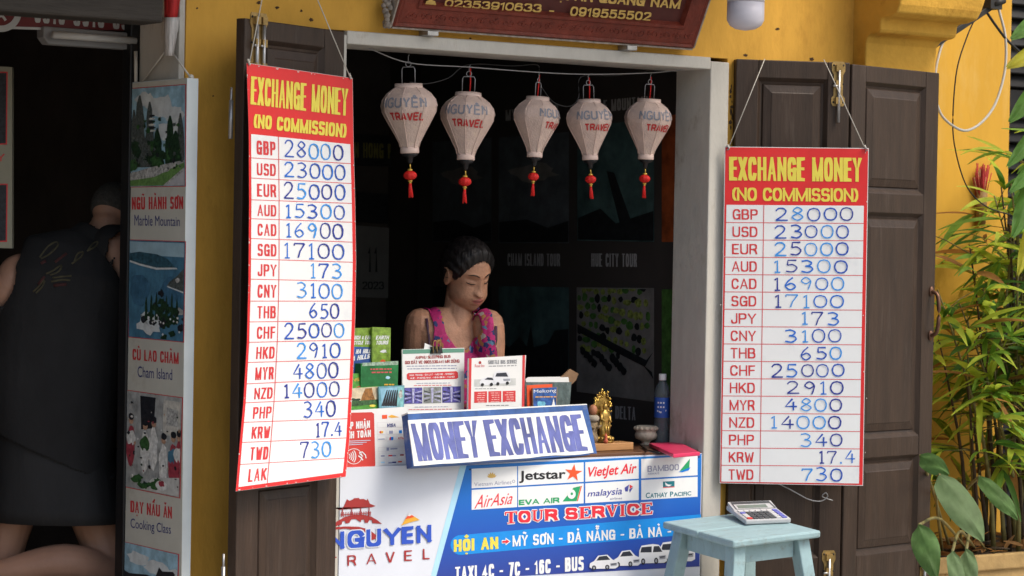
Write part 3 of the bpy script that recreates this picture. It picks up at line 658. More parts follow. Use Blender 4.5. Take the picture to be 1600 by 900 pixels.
def serif(s, x0, x1, tl, bl, tr, br):
    ws = [.55 if c == 'I' else .45 if c == ' ' else 1 for c in s]; tot = sum(ws)+.1*(len(s)-1); cx = 0
    for c, wi in zip(s, ws):
        def T(u, v):
            X = (cx+u*wi)/tot; return (x0+(x1-x0)*X, (tl+(tr-tl)*X)*(1-v)+(bl+(br-bl)*X)*v)
        if c in SER: 
            pts = [T(*p) for p in SER[c][0]]
            b.pp(BP, pts, crim, .003)
            cen = A(T(.5, .5)); b.stroke(BP, pts+[pts[0]], 2.6, white, .0024)
        elif c != ' ':
            x, y0, y1 = T(0, 0)[0], T(.5, 0)[1], T(.5, 1)[1]; x2 = T(1, 0)[0]
            crow(b, BP, c, x-1.2, x2+1.2, y0-1.2, y1+1.2, y0-1.2, y1+1.2, .42, white, .0024); crow(b, BP, c, x, x2, y0, y1, y0, y1, .25, crim, .003)
            if c == 'R':
                b.pp(BP, [(x-1, y1-1.2), (x+4.5, y1-1.2), (x+4.5, y1), (x-1, y1)], crim, .0033); b.pp(BP, [(x-1, y0), (x+3, y0), (x+3, y0+1.2), (x-1, y0+1.2)], crim, .0033)
        cx += wi+.1
serif('TOUR SERVICE', 789, 1020, 800, 818.5, 785, 803)
crow(b, BP, 'HỘI AN', 709, 778.5, 843.5, 862.5, 838.5, 857.5, .24, yel, I, .35)
b.pp(BP, [(784, 844), (790, 843.7), (790, 840), (798, 846), (790, 852), (790, 849), (784, 849.3)], white, I); b.pp(BP, [(785, 845), (791, 844.7), (791, 842.5), (796, 846), (791, 850), (791, 848), (785, 848.3)], crim, I+.0005)
crow(b, BP, 'MỸ SƠN - ĐÀ NẴNG - BÀ NÀ - HUẾ', 801, 1088, 837, 854, 819.5, 834.5, .17, white, I, .6)
crow(b, BP, 'TAXI 4C - 7C - 16C - BUS', 711, 912, 886, 908, 869, 891, .17, white, I, .5)
# vehicles printed on the banner
car_w = ink('car_white', (.72, .74, .78)); car_g = ink('car_glass', (.03, .035, .05)); car_s = ink('car_shade', (.30, .32, .37))
def car(x, y, w_, h_, van, k):
    S = lambda pts: [(x+a*w_, y+c*h_-a*w_*.05) for a, c in pts]
    z = I+k*.0012
    body = [(0, .8), (.02, .55), (.16, .42), (.3, .08), (.62, .04), (.8, .38), (.97, .5), (1, .85), (.9, .97), (.1, .92)] if not van else [(0, .85), (.02, .3), (.1, .06), (.5, .0), (.72, .06), (.88, .42), (1, .55), (1, .9), (.9, .98), (.08, .95)]
    b.pp(BP, S(body), car_w, z)
    glass = [(.24, .4), (.34, .14), (.6, .11), (.72, .38)] if not van else [(.5, .42), (.54, .12), (.72, .12), (.84, .42)]
    b.pp(BP, S(glass), car_g, z+.0003)
    if van: b.pp(BP, S([(.06, .4), (.1, .14), (.46, .12), (.46, .42)]), car_g, z+.0003)
    b.pp(BP, S([(.72, .62), (.96, .6), (.95, .78), (.74, .8)]), car_s, z+.0003); b.pp(BP, S([(.75, .66), (.93, .64), (.92, .7), (.76, .72)]), car_g, z+.0006)
    for a in (.16, .62):
        cx, cy = S([(a, .86)])[0]; b.blob(BP, cx, cy, w_*.075, h_*.16, blk, z+.0005, 14, 0); b.blob(BP, cx, cy, w_*.04, h_*.09, car_s, z+.0008, 10, 0)
car(1030, 846, 56, 34, True, 0); car(998, 851, 44, 31, True, 1); car(959, 859.5, 42, 27, False, 2); car(921, 867, 45, 24, False, 3)
# logo: bridge pavilion and lettering
brick = ink('brick_red', (0.36, 0.035, 0.035)); roy = ink('royal', (0.03, 0.09, 0.52))
b.pp(BP, [(520, 793), (528, 796), (537, 792), (541, 783), (542, 780), (546, 782.5), (552, 780), (553, 778.5), (561, 778), (562, 780), (568, 779.5), (573, 782), (574.5, 779), (578, 787), (587, 790.5), (582, 792.5), (530, 796.5)], brick, I)
for x in (534.5, 549, 563, 576): b.pp(BP, [(x, 793), (x+1.4, 793), (x+1.4, 806), (x, 807)], brick, I+.0003)
for k in range(14):
    x = 533+k*3.5; b.pp(BP, [(x, 800-k*.1), (x+1, 800-k*.1), (x+1, 808-k*.15), (x, 808-k*.15)], brick, I+.0006)
b.pp(BP, [(532, 804), (580, 800.5), (580, 801.7), (532, 805.2)], brick, I+.0009)
top = [(518, 824), (526, 815), (538, 808), (552, 804.5), (566, 804), (580, 807), (590, 813), (597, 818.5)]
bot = [(582, 817.5), (581, 813), (577, 812.5), (575, 817), (570, 816.8), (569, 812), (565, 812), (563.5, 816), (556, 811), (549, 811.5), (546, 817), (540, 818), (539, 814), (535, 814.5), (534, 819.5), (528, 821), (520, 825)]
b.pp(BP, top+bot, brick, I)
b.pp(BP, [(520, 824), (540, 822.5), (560, 823), (576, 827), (588, 836), (594, 841), (580, 838), (560, 829), (540, 826), (520, 828)], brick, I+.0002)
b.pp(BP, [(569, 829), (575, 828), (576, 850), (570, 852)], brick, I+.0005); b.pp(BP, [(579, 833), (587, 836), (587, 842), (580, 844)], brick, I+.0005)
lt = [('N', 514, 538), ('G', 543, 569), ('U', 572.5, 595.5), ('Y', 600, 626), ('E', 628.5, 646.5), ('N', 651, 674)]
for c, a, d in lt:
    ty = lambda x: 831.8-(x-515)*.0755
    if c in 'GU': crow(b, BP, c, a-1.5, d+1.5, ty(a)-1.5, ty(a)+28.8, ty(d)-1.5, ty(d)+28.8, .30, bwhite, I+.0008)
    crow(b, BP, c, a, d, ty(a), ty(a)+27.3, ty(d), ty(d)+27.3, .225, roy, I+.0014)
amber = ink('amber', (.80, .42, .05)); b.pp(BP, [(627, 821), (639.5, 802), (656, 812.5), (645, 815)], amber, I+.0004); b.pp(BP, [(633, 811.5), (639.5, 802), (648, 807.5), (640, 810)], orange, I+.0008); b.pp(BP, [(637, 805.8), (639.5, 802), (643.5, 804.5), (640, 806.5)], white, I+.0012)
for c, a, d in [('T', 512, 526), ('R', 543, 556.5), ('A', 573, 588), ('V', 603, 616.5), ('E', 632, 644), ('L', 661, 671.5)]:
    ty = 868-(a-540)*.085; crow(b, BP, c, a, d, ty, ty+16.6, ty-.6, ty+16, .14, brick, I)
for x, y in ((734.5, 733.5), (1092, 714)): b.blob(BP, x, y, 1.4, 1.4, blk, I, 8, 0)
b.build('printed_board', bn)

# ------------------------------------------------------------------ carved sign over the window
a28 = rad(27); zs0 = hit(850, 57, (0, -.05, 0), (0, -1, 0))[2]
SG = Plane((0, -.05, zs0), (0, -math.cos(a28), -math.sin(a28)))
sgwood = mat('red_lacquer', (0.15, 0.025, 0.013), 0.45, 0.3, 18, 0.5, 45)
sgdark = mat('dark_lacquer', (0.085, 0.018, 0.014), 0.5, 0.2, 14)
s_ = thing('carved_sign', 'red lacquered wooden sign with gold lettering above the lintel', 'sign', SG(850, 57))
bl, br = SG(613, 41), SG(1083, 75.5); ux = br-bl; Ls = np.linalg.norm(ux); ux /= Ls; uv = A([0, -math.sin(a28), math.cos(a28)]); un = SG.n
fs = frame(bl, ux, uv, un)
Hs = .62; fwid = .092
b = MB()
def fr_rect(i, n): return [fs(i, i, n), fs(Ls-i, i, n), fs(Ls-i, Hs-i, n), fs(i, Hs-i, n)]
b.grid([fr_rect(0, -.04), fr_rect(0, .0), fr_rect(.006, .006), fr_rect(.015, .002), fr_rect(.02, .004), fr_rect(.07, .003), fr_rect(.075, .009), fr_rect(.085, .008), fr_rect(fwid, -.012)], sgwood, False, True)
b.poly(fr_rect(fwid, -.012), sgdark); b.poly(fr_rect(0, -.04)[::-1], sgwood)
b.build('carved_board', s_)
b = MB(); q2 = random.Random(5)                       # carved scrollwork on the border
for i in range(22):
    x = .05+i*(Ls-.1)/21; y = .045
    for k in range(2):
        r = .012+.004*k; th0 = q2.uniform(0, 6)
        b.tube([fs(x+.02*k+r*(1-j/14)*math.cos(th0+j*.6), y+r*.8*(1-j/14)*math.sin(th0+j*.6), .0035) for j in range(10)], .0022, sgwood, 5)
b.build('carving', s_)
b = MB()
crow(b, SG, 'HỘI AN QUANG NAM', 856, 1062, -18, -2, -1, 14, .22, gold, .001, .45, .18)
crow(b, SG, '02353910633', 694, 845, -1, 10.5, 6.5, 19.5, .19, gold, .001, .5, .2)
crow(b, SG, '-', 858, 866, 8, 24, 8.5, 24.5, .16, gold, .001)
crow(b, SG, '0919555502', 890, 1016, 10, 24.5, 19.5, 32.5, .19, gold, .001, .5, .2)
b.pp(SG, [(664, 8), (666, 2), (673, -1), (680, 2), (682, 9)], gold, .001); b.pp(SG, [(666, -2), (680, -1), (681, -6), (665, -7)], gold, .001)
for o in b.v: pass
bb = b; bb.build('lettering', s_)
rim = mat('grey_mould_edge', (0.30, 0.26, 0.22), .8, .5, 30, .6, 30)
b = MB()
for y in (-.008,): b.box(fs, (0, Ls), (y, y+.006), (-.036, .0), rim)
for x in (-.007, Ls+.001): b.box(fs, (x, x+.006), (0, Hs), (-.036, .0), rim)
b.build('edge_strip', s_)
for i, x in enumerate((674, 985)):
    p = SG(x, 46+(x-612)*.0735, 0); b = MB()
    b.box(frame(p, (1, 0, 0), (0, 1, 0), (0, 0, 1)), (-.022, .022), (-.012, .045), (-.012, .004), steel)
    b.build('bracket', s_, bevel=.002)
b = MB(); cp = SG(604, 27, -.01)                        # worn ornament at the lower left corner
for i in range(16): b.ball(cp+A([rnd.uniform(-.008, .012), rnd.uniform(-.02, .02), rnd.uniform(-.03, .06)]), rnd.uniform(.006, .013), rim, 8)
b.build('corner_ornament', s_)

# ------------------------------------------------------------------ picture boards at the doorway
cream = mat('cream_panel', (0.56, 0.55, 0.48), .45, .05, 6, stain=(.35, .30, .22), stain_amt=.5, stain_scale=5)
def trees(b, P, x0, x1, base, hmin, hmax, n, m, h, seed, wd=6):
    q = random.Random(seed)
    for i in range(n):
        x = x0+(x1-x0)*(i+.5)/n+q.uniform(-2, 2); H = q.uniform(hmin, hmax); pts = []
        for k in range(8): pts.append((x-wd*(.15+.85*(k/8)**.6)*q.uniform(.6, 1.1), base-H+H*k/8))
        for k in range(7, -1, -1): pts.append((x+wd*(.15+.85*(k/8)**.6)*q.uniform(.6, 1.1), base-H+H*k/8))
        b.pp(P, pts, m, h+i*2e-5)
g1, g2, g3 = pic('dark_green', (.018, .045, .022), .6, 70), pic('mid_green', (.04, .11, .035), .5, 60), pic('grass_green', (.14, .27, .08), .3, 50)
skyb, skyw = pic('sky_blue', (.30, .48, .58), .3, 9), pic('cloud', (.62, .66, .66), .15, 12)
sea, sea2 = pic('sea', (.07, .19, .29), .25, 12), pic('deep_sea', (.05, .14, .23), .3, 14); rock = pic('rock', (.42, .42, .40), .5, 60); drk = pic('near_black', (.02, .022, .028), .5, 40)
skin_p, cloth_r, wht = pic('face', (.45, .27, .18), .3, 50), pic('apron', (.34, .05, .07), .3, 40), pic('white_shirt', (.66, .66, .63), .25, 30)
BX = DX-.042; BD = Plane((BX, 0, 0), (-1, 0, 0))
bt = thing('picture_board', 'cream picture board showing mountain, island and cooking class, hung at the doorway', 'display board', (BX, -.1, .2))
p00 = BD(196.5, 130); p10 = BD(292.5, 121.5); pz = (p00[2]+p10[2])/2; ya, yb = p00[1], p10[1]
b = MB(); b.box(ID, (BX, BX+.040), (yb, ya), (.12, pz), mat('white_board_edge', (.62, .68, .70), .5, .06, 8))
b.pp(BD, [(197, 131), (292, 122.2), (283.6, 902), (186.4, 902)], cream, .0006)
def fquad(TL, TR, BR, BL):
    q = [A(p, float) for p in (TL, TR, BR, BL)]
    return lambda u, v: tuple((q[0]*(1-u)+q[1]*u)*(1-v)+(q[3]*(1-u)+q[2]*u)*v)
def photo(q, bgm):
    F = fquad(*q); c = A(q, float).mean(0)
    b.pp(BD, q, redtxt, .001); b.pp(BD, [tuple(c+(A(p)-c)*A([.965, .985])) for p in q], bgm, .0014)
    return F
def shape(F, pts, m, h): b.pp(BD, [F(u, v) for u, v in pts], m, h)
def sblob(F, u, v, ru, rv, m, h, n=18, jag=.4, seed=1):
    q = random.Random(seed); shape(F, [(min(.975, max(.025, u+ru*(1-jag*q.random())*math.cos(2*math.pi*i/n))), min(.985, max(.015, v+rv*(1-jag*q.random())*math.sin(2*math.pi*i/n)))) for i in range(n)], m, h)
# 1 marble mountain
F = photo([(200, 138), (291, 131.3), (290.5, 291.5), (201, 293)], skyb); z = .0018
for i, (u, v, a, c) in enumerate([(.55, .2, .3, .14), (.8, .3, .22, .1), (.3, .12, .2, .08), (.7, .45, .25, .12)]): sblob(F, u, v, a, c, skyw, z+i*5e-5, 20, .4, i)
z = .0024
def peak(u, w_, top, bot, m, seed, zz):
    q = random.Random(seed); L = []; Rr = []
    for k in range(9):
        f = k/8; ww = w_*(.12+.88*f**.55); L.append((max(.03, u-ww*q.uniform(.75, 1.1)), top+(bot-top)*f)); Rr.append((min(.97, u+ww*q.uniform(.75, 1.1)), top+(bot-top)*f))
    shape(F, L+Rr[::-1], m, zz)
rockd = pic('dark_rock', (.085, .10, .095), .6, 80)
peak(.2, .13, .08, .8, rockd, 1, z); peak(.1, .09, .22, .8, rockd, 2, z+1e-4); peak(.37, .11, .15, .8, rockd, 3, z+2e-4); peak(.5, .12, .42, .8, g1, 4, z+3e-4); peak(.72, .1, .3, .8, g1, 5, z+4e-4); peak(.9, .09, .28, .78, rockd, 6, z+5e-4); peak(.82, .12, .45, .8, g1, 7, z+6e-4)
for k in range(6): sblob(F, .41, .29+k*.03, .055+.003*k, .011, wht if k % 2 else drk, z+7e-4+k*3e-5, 10, .1, k)
for k in range(16): sblob(F, rnd.uniform(.06, .92), rnd.uniform(.58, .8), .1, .07, rnd.choice([g1, g1, g2]), z+9e-4+k*3e-5, 16, .5, k+20)
shape(F, [(.03, .86), (.4, .8), (.97, .74), (.97, .985), (.03, .985)], rock, z+.0016); shape(F, [(.03, .93), (.45, .9), (.97, .76), (.97, .81), (.6, .985), (.03, .985)], g3, z+.0017)
shape(F, [(.65, .985), (.97, .84), (.97, .985)], pic('path', (.5, .5, .52), .1, 20), z+.0018)
for k in range(5): sblob(F, .12+.13*k, .87-.01*k, .09, .035, rock, z+.0019+k*3e-5, 12, .4, k+60)
for k in range(60): sblob(F, rnd.uniform(.05, .95), rnd.uniform(.32, .82), rnd.uniform(.015, .05), rnd.uniform(.01, .04), rnd.choice([g1, g2, rockd, drk, g1]), .0048+k*1.5e-5, 10, .7, k+800)
# 2 cham island
F = photo([(200.4, 374), (290.6, 377), (287.7, 535.4), (199.5, 527)], sea); z = .0018
shape(F, [(.03, .02), (.97, .02), (.97, .16), (.03, .15)], pic('pale_sky', (.34, .50, .58), .1, 9), z); sblob(F, .2, .5, .2, .2, sea2, z+.0001, 20, .3, 3); sblob(F, .75, .5, .22, .15, sea2, z+.0002, 20, .3, 4)
shape(F, [(.03, .14), (.2, .12), (.32, .13), (.5, .14), (.68, .18), (.78, .24), (.84, .27), (.5, .275), (.2, .24), (.03, .21)], pic('far_isle', (.035, .095, .13), .5, 40), z+3e-4)
shape(F, [(.03, .21), (.2, .24), (.5, .275), (.84, .265), (.86, .28), (.5, .295), (.2, .26), (.03, .23)], skyw, z+4e-4)
shape(F, [(.97, .27), (.85, .35), (.72, .41), (.68, .45), (.97, .5)], rockd, z+5e-4); shape(F, [(.68, .45), (.97, .5), (.97, .515), (.7, .465)], skyw, z+6e-4); sblob(F, .86, .39, .05, .03, rock, z+7e-4, 9, .5, 8)
sblob(F, .4, .83, .3, .14, skyw, z+8e-4, 20, .5, 5); sblob(F, .9, .7, .12, .05, rock, z+9e-4, 12, .5, 6)
for k in range(34): sblob(F, .62+rnd.gauss(0, .17), .8+rnd.gauss(0, .1), .085, .05, rnd.choice([drk, g1, g1, drk]), z+.001+k*2e-5, 12, .6, k+90)
for k in range(7): peak(.32+.09*k, .03, .58-.03*(k % 3), .8, g1, k+40, z+.0018+k*2e-5)
for k in range(12): sblob(F, rnd.uniform(.4, .95), rnd.uniform(.75, .95), .02, .015, wht, z+.002+k*2e-5, 8, .5, k)
# 3 cooking class
F = photo([(197, 609), (286, 621), (281.7, 779), (193.8, 761)], pic('room_wall', (.36, .37, .36), .3, 14)); z = .0018
shape(F, [(.25, .04), (.52, .04), (.5, .35), (.28, .38)], drk, z); shape(F, [(.66, .05), (.96, .05), (.96, .4), (.66, .4)], pic('window_pale', (.56, .54, .48), .2, 30), z); shape(F, [(.72, .12), (.92, .14), (.92, .3), (.72, .3)], rock, z+1e-4)
for k, (u, v, cl) in enumerate([(.1, .3, cloth_r), (.35, .34, wht), (.5, .3, wht), (.68, .45, wht), (.85, .42, cloth_r), (.95, .4, cloth_r)]):
    zz = z+3e-4+k*2e-4
    sblob(F, u, v+.26, .085, .24, cl if k != 2 else wht, zz, 14, .2, k); sblob(F, u, v+.18, .1, .09, [wht, g2, wht, wht, sea, wht][k], zz+5e-5, 12, .3, k+3); sblob(F, u, v, .045, .045, skin_p, zz+1e-4, 10, .1, k); sblob(F, u, v-.035, .055, .04, drk, zz+1.5e-4, 10, .2, k)
    sblob(F, u, v+.35, .05, .14, cl, zz+1.7e-4, 12, .3, k+30)
shape(F, [(.3, .985), (.5, .85), (.97, .8), (.97, .985)], pic('table_top', (.55, .55, .52), .15, 20), z+.0017)
for k in range(12): sblob(F, rnd.uniform(.12, .6), rnd.uniform(.84, .96), .09, .04, rnd.choice([g1, g2, g2]), z+.0018+k*3e-5, 12, .6, k+5)
sblob(F, .66, .91, .11, .05, wht, z+.0023, 16, .05, 1); sblob(F, .66, .89, .07, .04, cloth_r, z+.0024, 10, .4, 2)
for k in range(34): sblob(F, rnd.uniform(.06, .95), rnd.uniform(.1, .95), rnd.uniform(.01, .035), rnd.uniform(.008, .03), rnd.choice([drk, wht, rock, skin_p, cloth_r, g1, wht, drk]), .0046+k*1.5e-5, 9, .6, k+700)
# 4 gate
F = photo([(190, 845), (280, 866), (276, 1000), (184, 990)], skyb); z = .0018
for i in range(3): sblob(F, .3+.3*i, .15+.06*i, .25, .09, skyw, z+i*5e-5, 18, .4, i)
shape(F, [(.05, .3), (.15, .33), (.45, .31), (.6, .33), (.66, .2), (.72, .24), (.9, .22), (.94, .25), (.9, .3), (.97, .4), (.97, .98), (.05, .98)], drk, z+4e-4)
z = .0014
for st, pts, m, wt in [('NGŨ HÀNH SƠN', [(206, 308), (286, 307), (286, 326.5), (206, 327.5)], redtxt, .115), ('CÙ LAO CHÀM', [(207, 545), (279, 551), (279, 569), (207, 562)], redtxt, .115), ('DẠY NẤU ĂN', [(204, 782), (268.5, 792), (268.5, 810.5), (204, 800)], redtxt, .11)]:
    caps(b, BD, st, pts, wt, m, z, .5)
for st, pts in [('Marble Mountain', [(210, 335.5), (281, 338.5), (281, 353.5), (210, 352.5)]), ('Cham Island', [(215, 572), (269, 577), (269, 594), (215, 589)]), ('Cooking Class', [(204, 809.5), (267, 820), (267, 839), (204, 829)])]:
    b.text(BD, st, pts, navy, z, 0.0)
b.build('board', bt, bevel=.0)
b = MB(); nl = A([DX-.03, .06, BD(248, 74)[2]]); nail_p = A([DX-.03, .075, nl[2]])
b.tube([nl, BD(222, 128, -.002)], .003, string, 6); b.tube([nl, A([BX+.02, yb+.01, pz])], .003, string, 6)
b.ball(nl, .008, steel, 8); b.ball(A([BX+.02, yb+.01, pz+.004]), .009, string, 8)
b.build('hanging_string', bt)
# second board at the far left edge, inside the doorway
D2 = Plane((-1.75, .9, 0), (-math.sin(rad(36)), -math.cos(rad(36)), 0))
t = thing('picture_board', 'cream board with dark red-framed pictures at the far left edge of the doorway', 'display board', D2(-10, 388))
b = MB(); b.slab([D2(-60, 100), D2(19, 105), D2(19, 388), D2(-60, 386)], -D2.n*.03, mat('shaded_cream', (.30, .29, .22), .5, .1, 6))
for y0, y1 in ((112, 226), (287, 378)):
    b.pp(D2, [(-50, y0), (12, y0), (11, y1), (-50, y1)], redtxt, .001); b.pp(D2, [(-48, y0+2), (10, y0+2), (9, y1-2), (-48, y1-2)], drk, .0015)
crow(b, D2, 'MY', -20, 7, 240, 252, 240, 252, .18, redtxt, .001)
b.build('board', t)
# things over the doorway
D3 = Plane((0, .32, 0), (0, -1, 0))
t = thing('shop_sign', 'dark red sign with a phone number half hidden behind the door beam', 'sign', D3(100, 30))
b = MB(); signred = mat('dull_red_sign', (.12, .008, .009), .5, .15, 10); dullw = mat('dull_white', (.42, .43, .42), .5)
b.slab([D3(-120, -20), D3(216, -5), D3(216, 49), D3(-120, 36)], -D3.n*.03, signred)
b.pp(D3, [(-120, 37), (70, 43), (70, 47), (-120, 41)], dullw, .0015)
b.ring(D3, 2, 18, 27, 10, dullw, .0012, -60, 240, 30)
b.stroke(D3, [(-4, 26), (4, 25), (9, 32)], 4, dullw, .0012)
crow(b, D3, '0510 3910 633', 54, 214, 7, 35, 22, 48, .17, dullw, .0012, .9)
b.build('sign_board', t)
t = thing('tube_light', 'grey unlit fluorescent tube light under the red sign', 'lamp', D3(140, 62))
b = MB(); lg = mat('lamp_housing', (.22, .22, .22), .5, .1, 9)
b.slab([D3(68, 41, .02), D3(213, 52, .02), D3(213, 78, .02), D3(76, 69, .02), D3(68, 58, .02)], -D3.n*.05, lg); b.build('housing', t, bevel=.004)
b = MB(); b.tube([D3(82, 54, .04), D3(212, 64, .04)], .012, mat('tube_glass', (.45, .45, .43), .3)); b.build('tube', t)
t = thing('door_post', 'dark door post edge beside the white jamb of the left doorway', 'door post', D3(220, 500))
b = MB(); x0 = hit(224, 100, (0, .27, 0), (0, -1, 0))[0]; b.box(ID, (x0-.045, DX-.003), (.275, .33), (.1, 2.4), black); b.build('post', t, bevel=.004)
b = MB(); b.tube([D3(212, 80, .06), D3(212.5, 128, .06)], .006, whitewood, 8); b.build('conduit', t)
# folded red and white bundle hung on the jamb
P5 = Plane((DX-.03, 0, 0), (-1, 0, 0)); J = Plane((0, -.03, 0), (0, -1, 0))
t = thing('wrapped_bundle', 'red and clear plastic bundle hanging above the picture board', 'bundle', J(268, 60))
plast = mat('cloudy_plastic', (.52, .50, .48), .3, .35, 25, stretch=(6, 6, .6)); redc = mat('red_cloth', (.42, .02, .02), .7, .4, 30, stretch=(5, 5, .5))
def pleats(y0, y1, w0, w1, m, name):
    rows = []
    for i in range(7):
        f = i/6; y = y0+(y1-y0)*f; ww = w0+(w1-w0)*f; xc = 269-(y-0)*.05; r = []
        for k in range(24):
            a = 2*math.pi*k/24; rr = ww/2*(1+.20*math.cos(8*a+i*.3)+.08*math.sin(3*a+i)); r.append(dep(xc+rr*math.cos(a), y, 8.42-.0+.028*math.sin(a)))
        rows.append(r)
    bb = MB(); bb.grid(rows, m, True, True, True); bb.build(name, t)
pleats(-30, 27, 27, 18, redc, 'cloth'); pleats(27, 87, 23, 13, plast, 'plastic_wrap')

# ------------------------------------------------------------------ lanterns
silk = mat('pale_pink_silk', (0.60, 0.455, 0.39), 0.5, 0.10, 22, 0.35, 160, stain=(.62, .50, .30), stain_amt=.5, stain_scale=45)
silk2 = mat('silk_collar', (0.66, 0.50, 0.43), 0.55)
lred = mat('red_thread', (0.62, 0.015, 0.012), 0.6, .2, 60); lgold = mat('gold_bead', (0.65, 0.42, 0.08), 0.35, metal=.5)
greytxt = ink('lantern_grey', (.24, .25, .29)); redlt = ink('lantern_red', (.48, .03, .03))
LY = .085; LW = Plane((0, LY, 0), (0, -1, 0))
LAN = [(638.5, 132, 241, 84, -20), (731.5, 146, 252, 79, -12), (840, 152, 247, 81, 52), (920, 156, 251, 77, 12), (1014, 155, 250, 77, 20)]
LNAME = ['leftmost pale lantern beside the price board, its lettering turned to the left', 'second pale lantern from the left, full travel lettering facing the street', 'middle pale lantern above the woman\'s right, lettering turned far to the right', 'pale lantern nearly touching the middle one, its lettering cut at the right', 'rightmost pale lantern hanging next to the white window jamb']
def lprof(t):                                # t 0 (top) .. 1 (bottom) of the silk body
    pts = [(0, .047), (.05, .062), (.13, .082), (.22, .092), (.30, .095), (.40, .091), (.55, .075), (.75, .052), (.92, .034), (1, .030)]
    for (a, r), (c, s2) in zip(pts[:-1], pts[1:]):
        if t <= c: f = (t-a)/(c-a); return r+(s2-r)*f
    return pts[-1][1]
HL = .205
def lsurf(ang, t, off=0.0):
    k = ang/(math.pi/4); fr_ = k-math.floor(k); r = lprof(t)
    r = r*math.cos(math.pi/8)/math.cos((fr_-.5)*math.pi/4)*.6+r*.4*(1-.02*math.sin(math.pi*fr_))+off
    return A([r*math.cos(ang), r*math.sin(ang), -t*HL])
def make_lantern(loc, rotz, label):
    root = thing('silk_lantern', label, 'lantern', loc, 'silk lanterns along the window')
    L0 = A(loc, float); b = MB(); rows = []
    for i in range(25):
        t = i/24; rows.append([L0+lsurf(2*math.pi*j/48, t) for j in range(48)])
    b.grid(rows, silk, True, True)
    for j in range(8): b.tube([L0+lsurf(j*math.pi/4, t/10, .0008) for t in range(11)], .0014, silk2, 5)
    # hand lettering wrapped round the body; "pixels" here are (arc angle, height)
    def S(x, y, h): return L0+lsurf(-math.pi/2+x, y, .0015+h)
    caps(b, S, 'NGUYÊN', [(-.92, .22), (.80, .22), (.80, .36), (-.92, .36)], .15, greytxt, .0006, .7) if False else None
    def word(s, x0, x1, y0, y1, m, wt):
        n = len(s); cw = (x1-x0)/n
        for i, c in enumerate(s):
            base, acc = VN.get(c, (c, []))
            sts = [([q for q in p if q != 'd'], 1) for p in CAPS[base][1]]+[(p, .8) for a in acc for p in ACC[a]]
            for k2, (st, f) in enumerate(sts):
                pts = []
                for a, c2 in zip(st[:-1], st[1:]):
                    for q in (0, .5): pts.append((a[0]+(c2[0]-a[0])*q, a[1]+(c2[1]-a[1])*q))
                pts.append(st[-1]); L = []; 
                W2 = cw*.68; 
                pp = [A([x0+i*cw+cw*.12+p[0]*W2, (y0+(y1-y0)*p[1])]) for p in pts]
                vs = []
                for q in range(len(pp)):
                    tt = (pp[min(q+1, len(pp)-1)]-pp[max(q-1, 0)])*A([.09, HL]); tt /= np.linalg.norm(tt)+1e-9; nn = A([-tt[1]/.09, tt[0]/HL])*wt/2
                    for sg in (1, -1):
                        r_ = pp[q]+nn*sg; vs.append(S(r_[0], r_[1], .0004+k2*2e-4+q*1e-5))
                b.add(vs, [(2*q, 2*q+2, 2*q+3, 2*q+1) for q in range(len(pp)-1)], m)
    word('NGUYÊN', -.95, .95, .18, .33, greytxt, .006); word('TRAVEL', -.62, .92, .43, .54, redlt, .006)
    b.build('silk_body', root)
    b = MB(); b.lathe(L0, [(.0, .004), (.044, .004), (.046, .014), (.047, .0), (.047, -.004)], silk2, 24); b.build('top_collar', root)
    b = MB(); b.lathe(L0+A([0, 0, -HL]), [(.031, .003), (.0315, -.016), (.030, -.018), (.0, -.018)], silk2, 24); b.build('bottom_collar', root)
    b = MB(); zb_ = -HL-.018; b.lathe(L0+A([0, 0, zb_]), [(.028, 0), (.026, -.008), (.012, -.014), (.009, -.03), (.004, -.036)], black, 16); b.build('finial', root)
    b = MB()
    b.tube([L0+A([-.022, 0, .004]), L0+A([-.022, 0, .062]), L0+A([-.018, 0, .07]), L0+A([.018, 0, .07]), L0+A([.022, 0, .062]), L0+A([.022, 0, .004])], .0016, wirem, 6)
    b.tube([L0+A([.009*math.cos(a), 0, .08+.009*math.sin(a)]) for a in [2*math.pi*k/14 for k in range(15)]], .0015, wirem, 6)
    b.tube([L0+A([0, 0, .089]), L0+A([0, 0, .106]), L0+A([.004, 0, .112])], .0014, wirem, 6)
    b.build('wire_hanger', root)
    ts = MB(); z = zb_-.034
    ts.tube([L0+A([0, 0, z]), L0+A([.002, 0, z-.02])], .0025, lgold, 6)
    ts.lathe(L0+A([0, 0, z-.018]), [(.003, 0), (.009, -.003), (.009, -.007), (.004, -.009)], lgold, 12)
    to = ts.build('tassel_cord', root)
    b = MB(); rows = []
    for i in range(9):
        th = math.pi*(.08+.84*i/8); rows.append([L0+A([.022*math.sin(th)*(1+.05*math.cos(8*p))*math.cos(p), .022*math.sin(th)*(1+.05*math.cos(8*p))*math.sin(p), z-.041+.016*math.cos(th)]) for p in [2*math.pi*k/32 for k in range(32)]])
    b.grid(rows, lred, True, True, True); b.build('red_ball', to)
    b = MB(); b.lathe(L0+A([0, 0, z-.056]), [(.005, 0), (.008, -.003), (.008, -.006), (.004, -.008)], lgold, 12); b.lathe(L0+A([0, 0, z-.063]), [(.003, 0), (.0055, -.003), (.003, -.007)], lgold, 10); b.build('bead', to)
    b = MB()
    for k in range(14):
        a = 2*math.pi*k/14; b.tube([L0+A([.003*math.cos(a), .003*math.sin(a), z-.068]), L0+A([.005*math.cos(a), .005*math.sin(a), z-.085]), L0+A([.007*math.cos(a)+.002, .007*math.sin(a), z-.112-.006*rnd.random()])], .0014, lred, 5)
    b.build('tassel', to)
    for o in [root]: o.rotation_euler = (0, 0, rad(rotz))
    return root
faceaz = 35.9
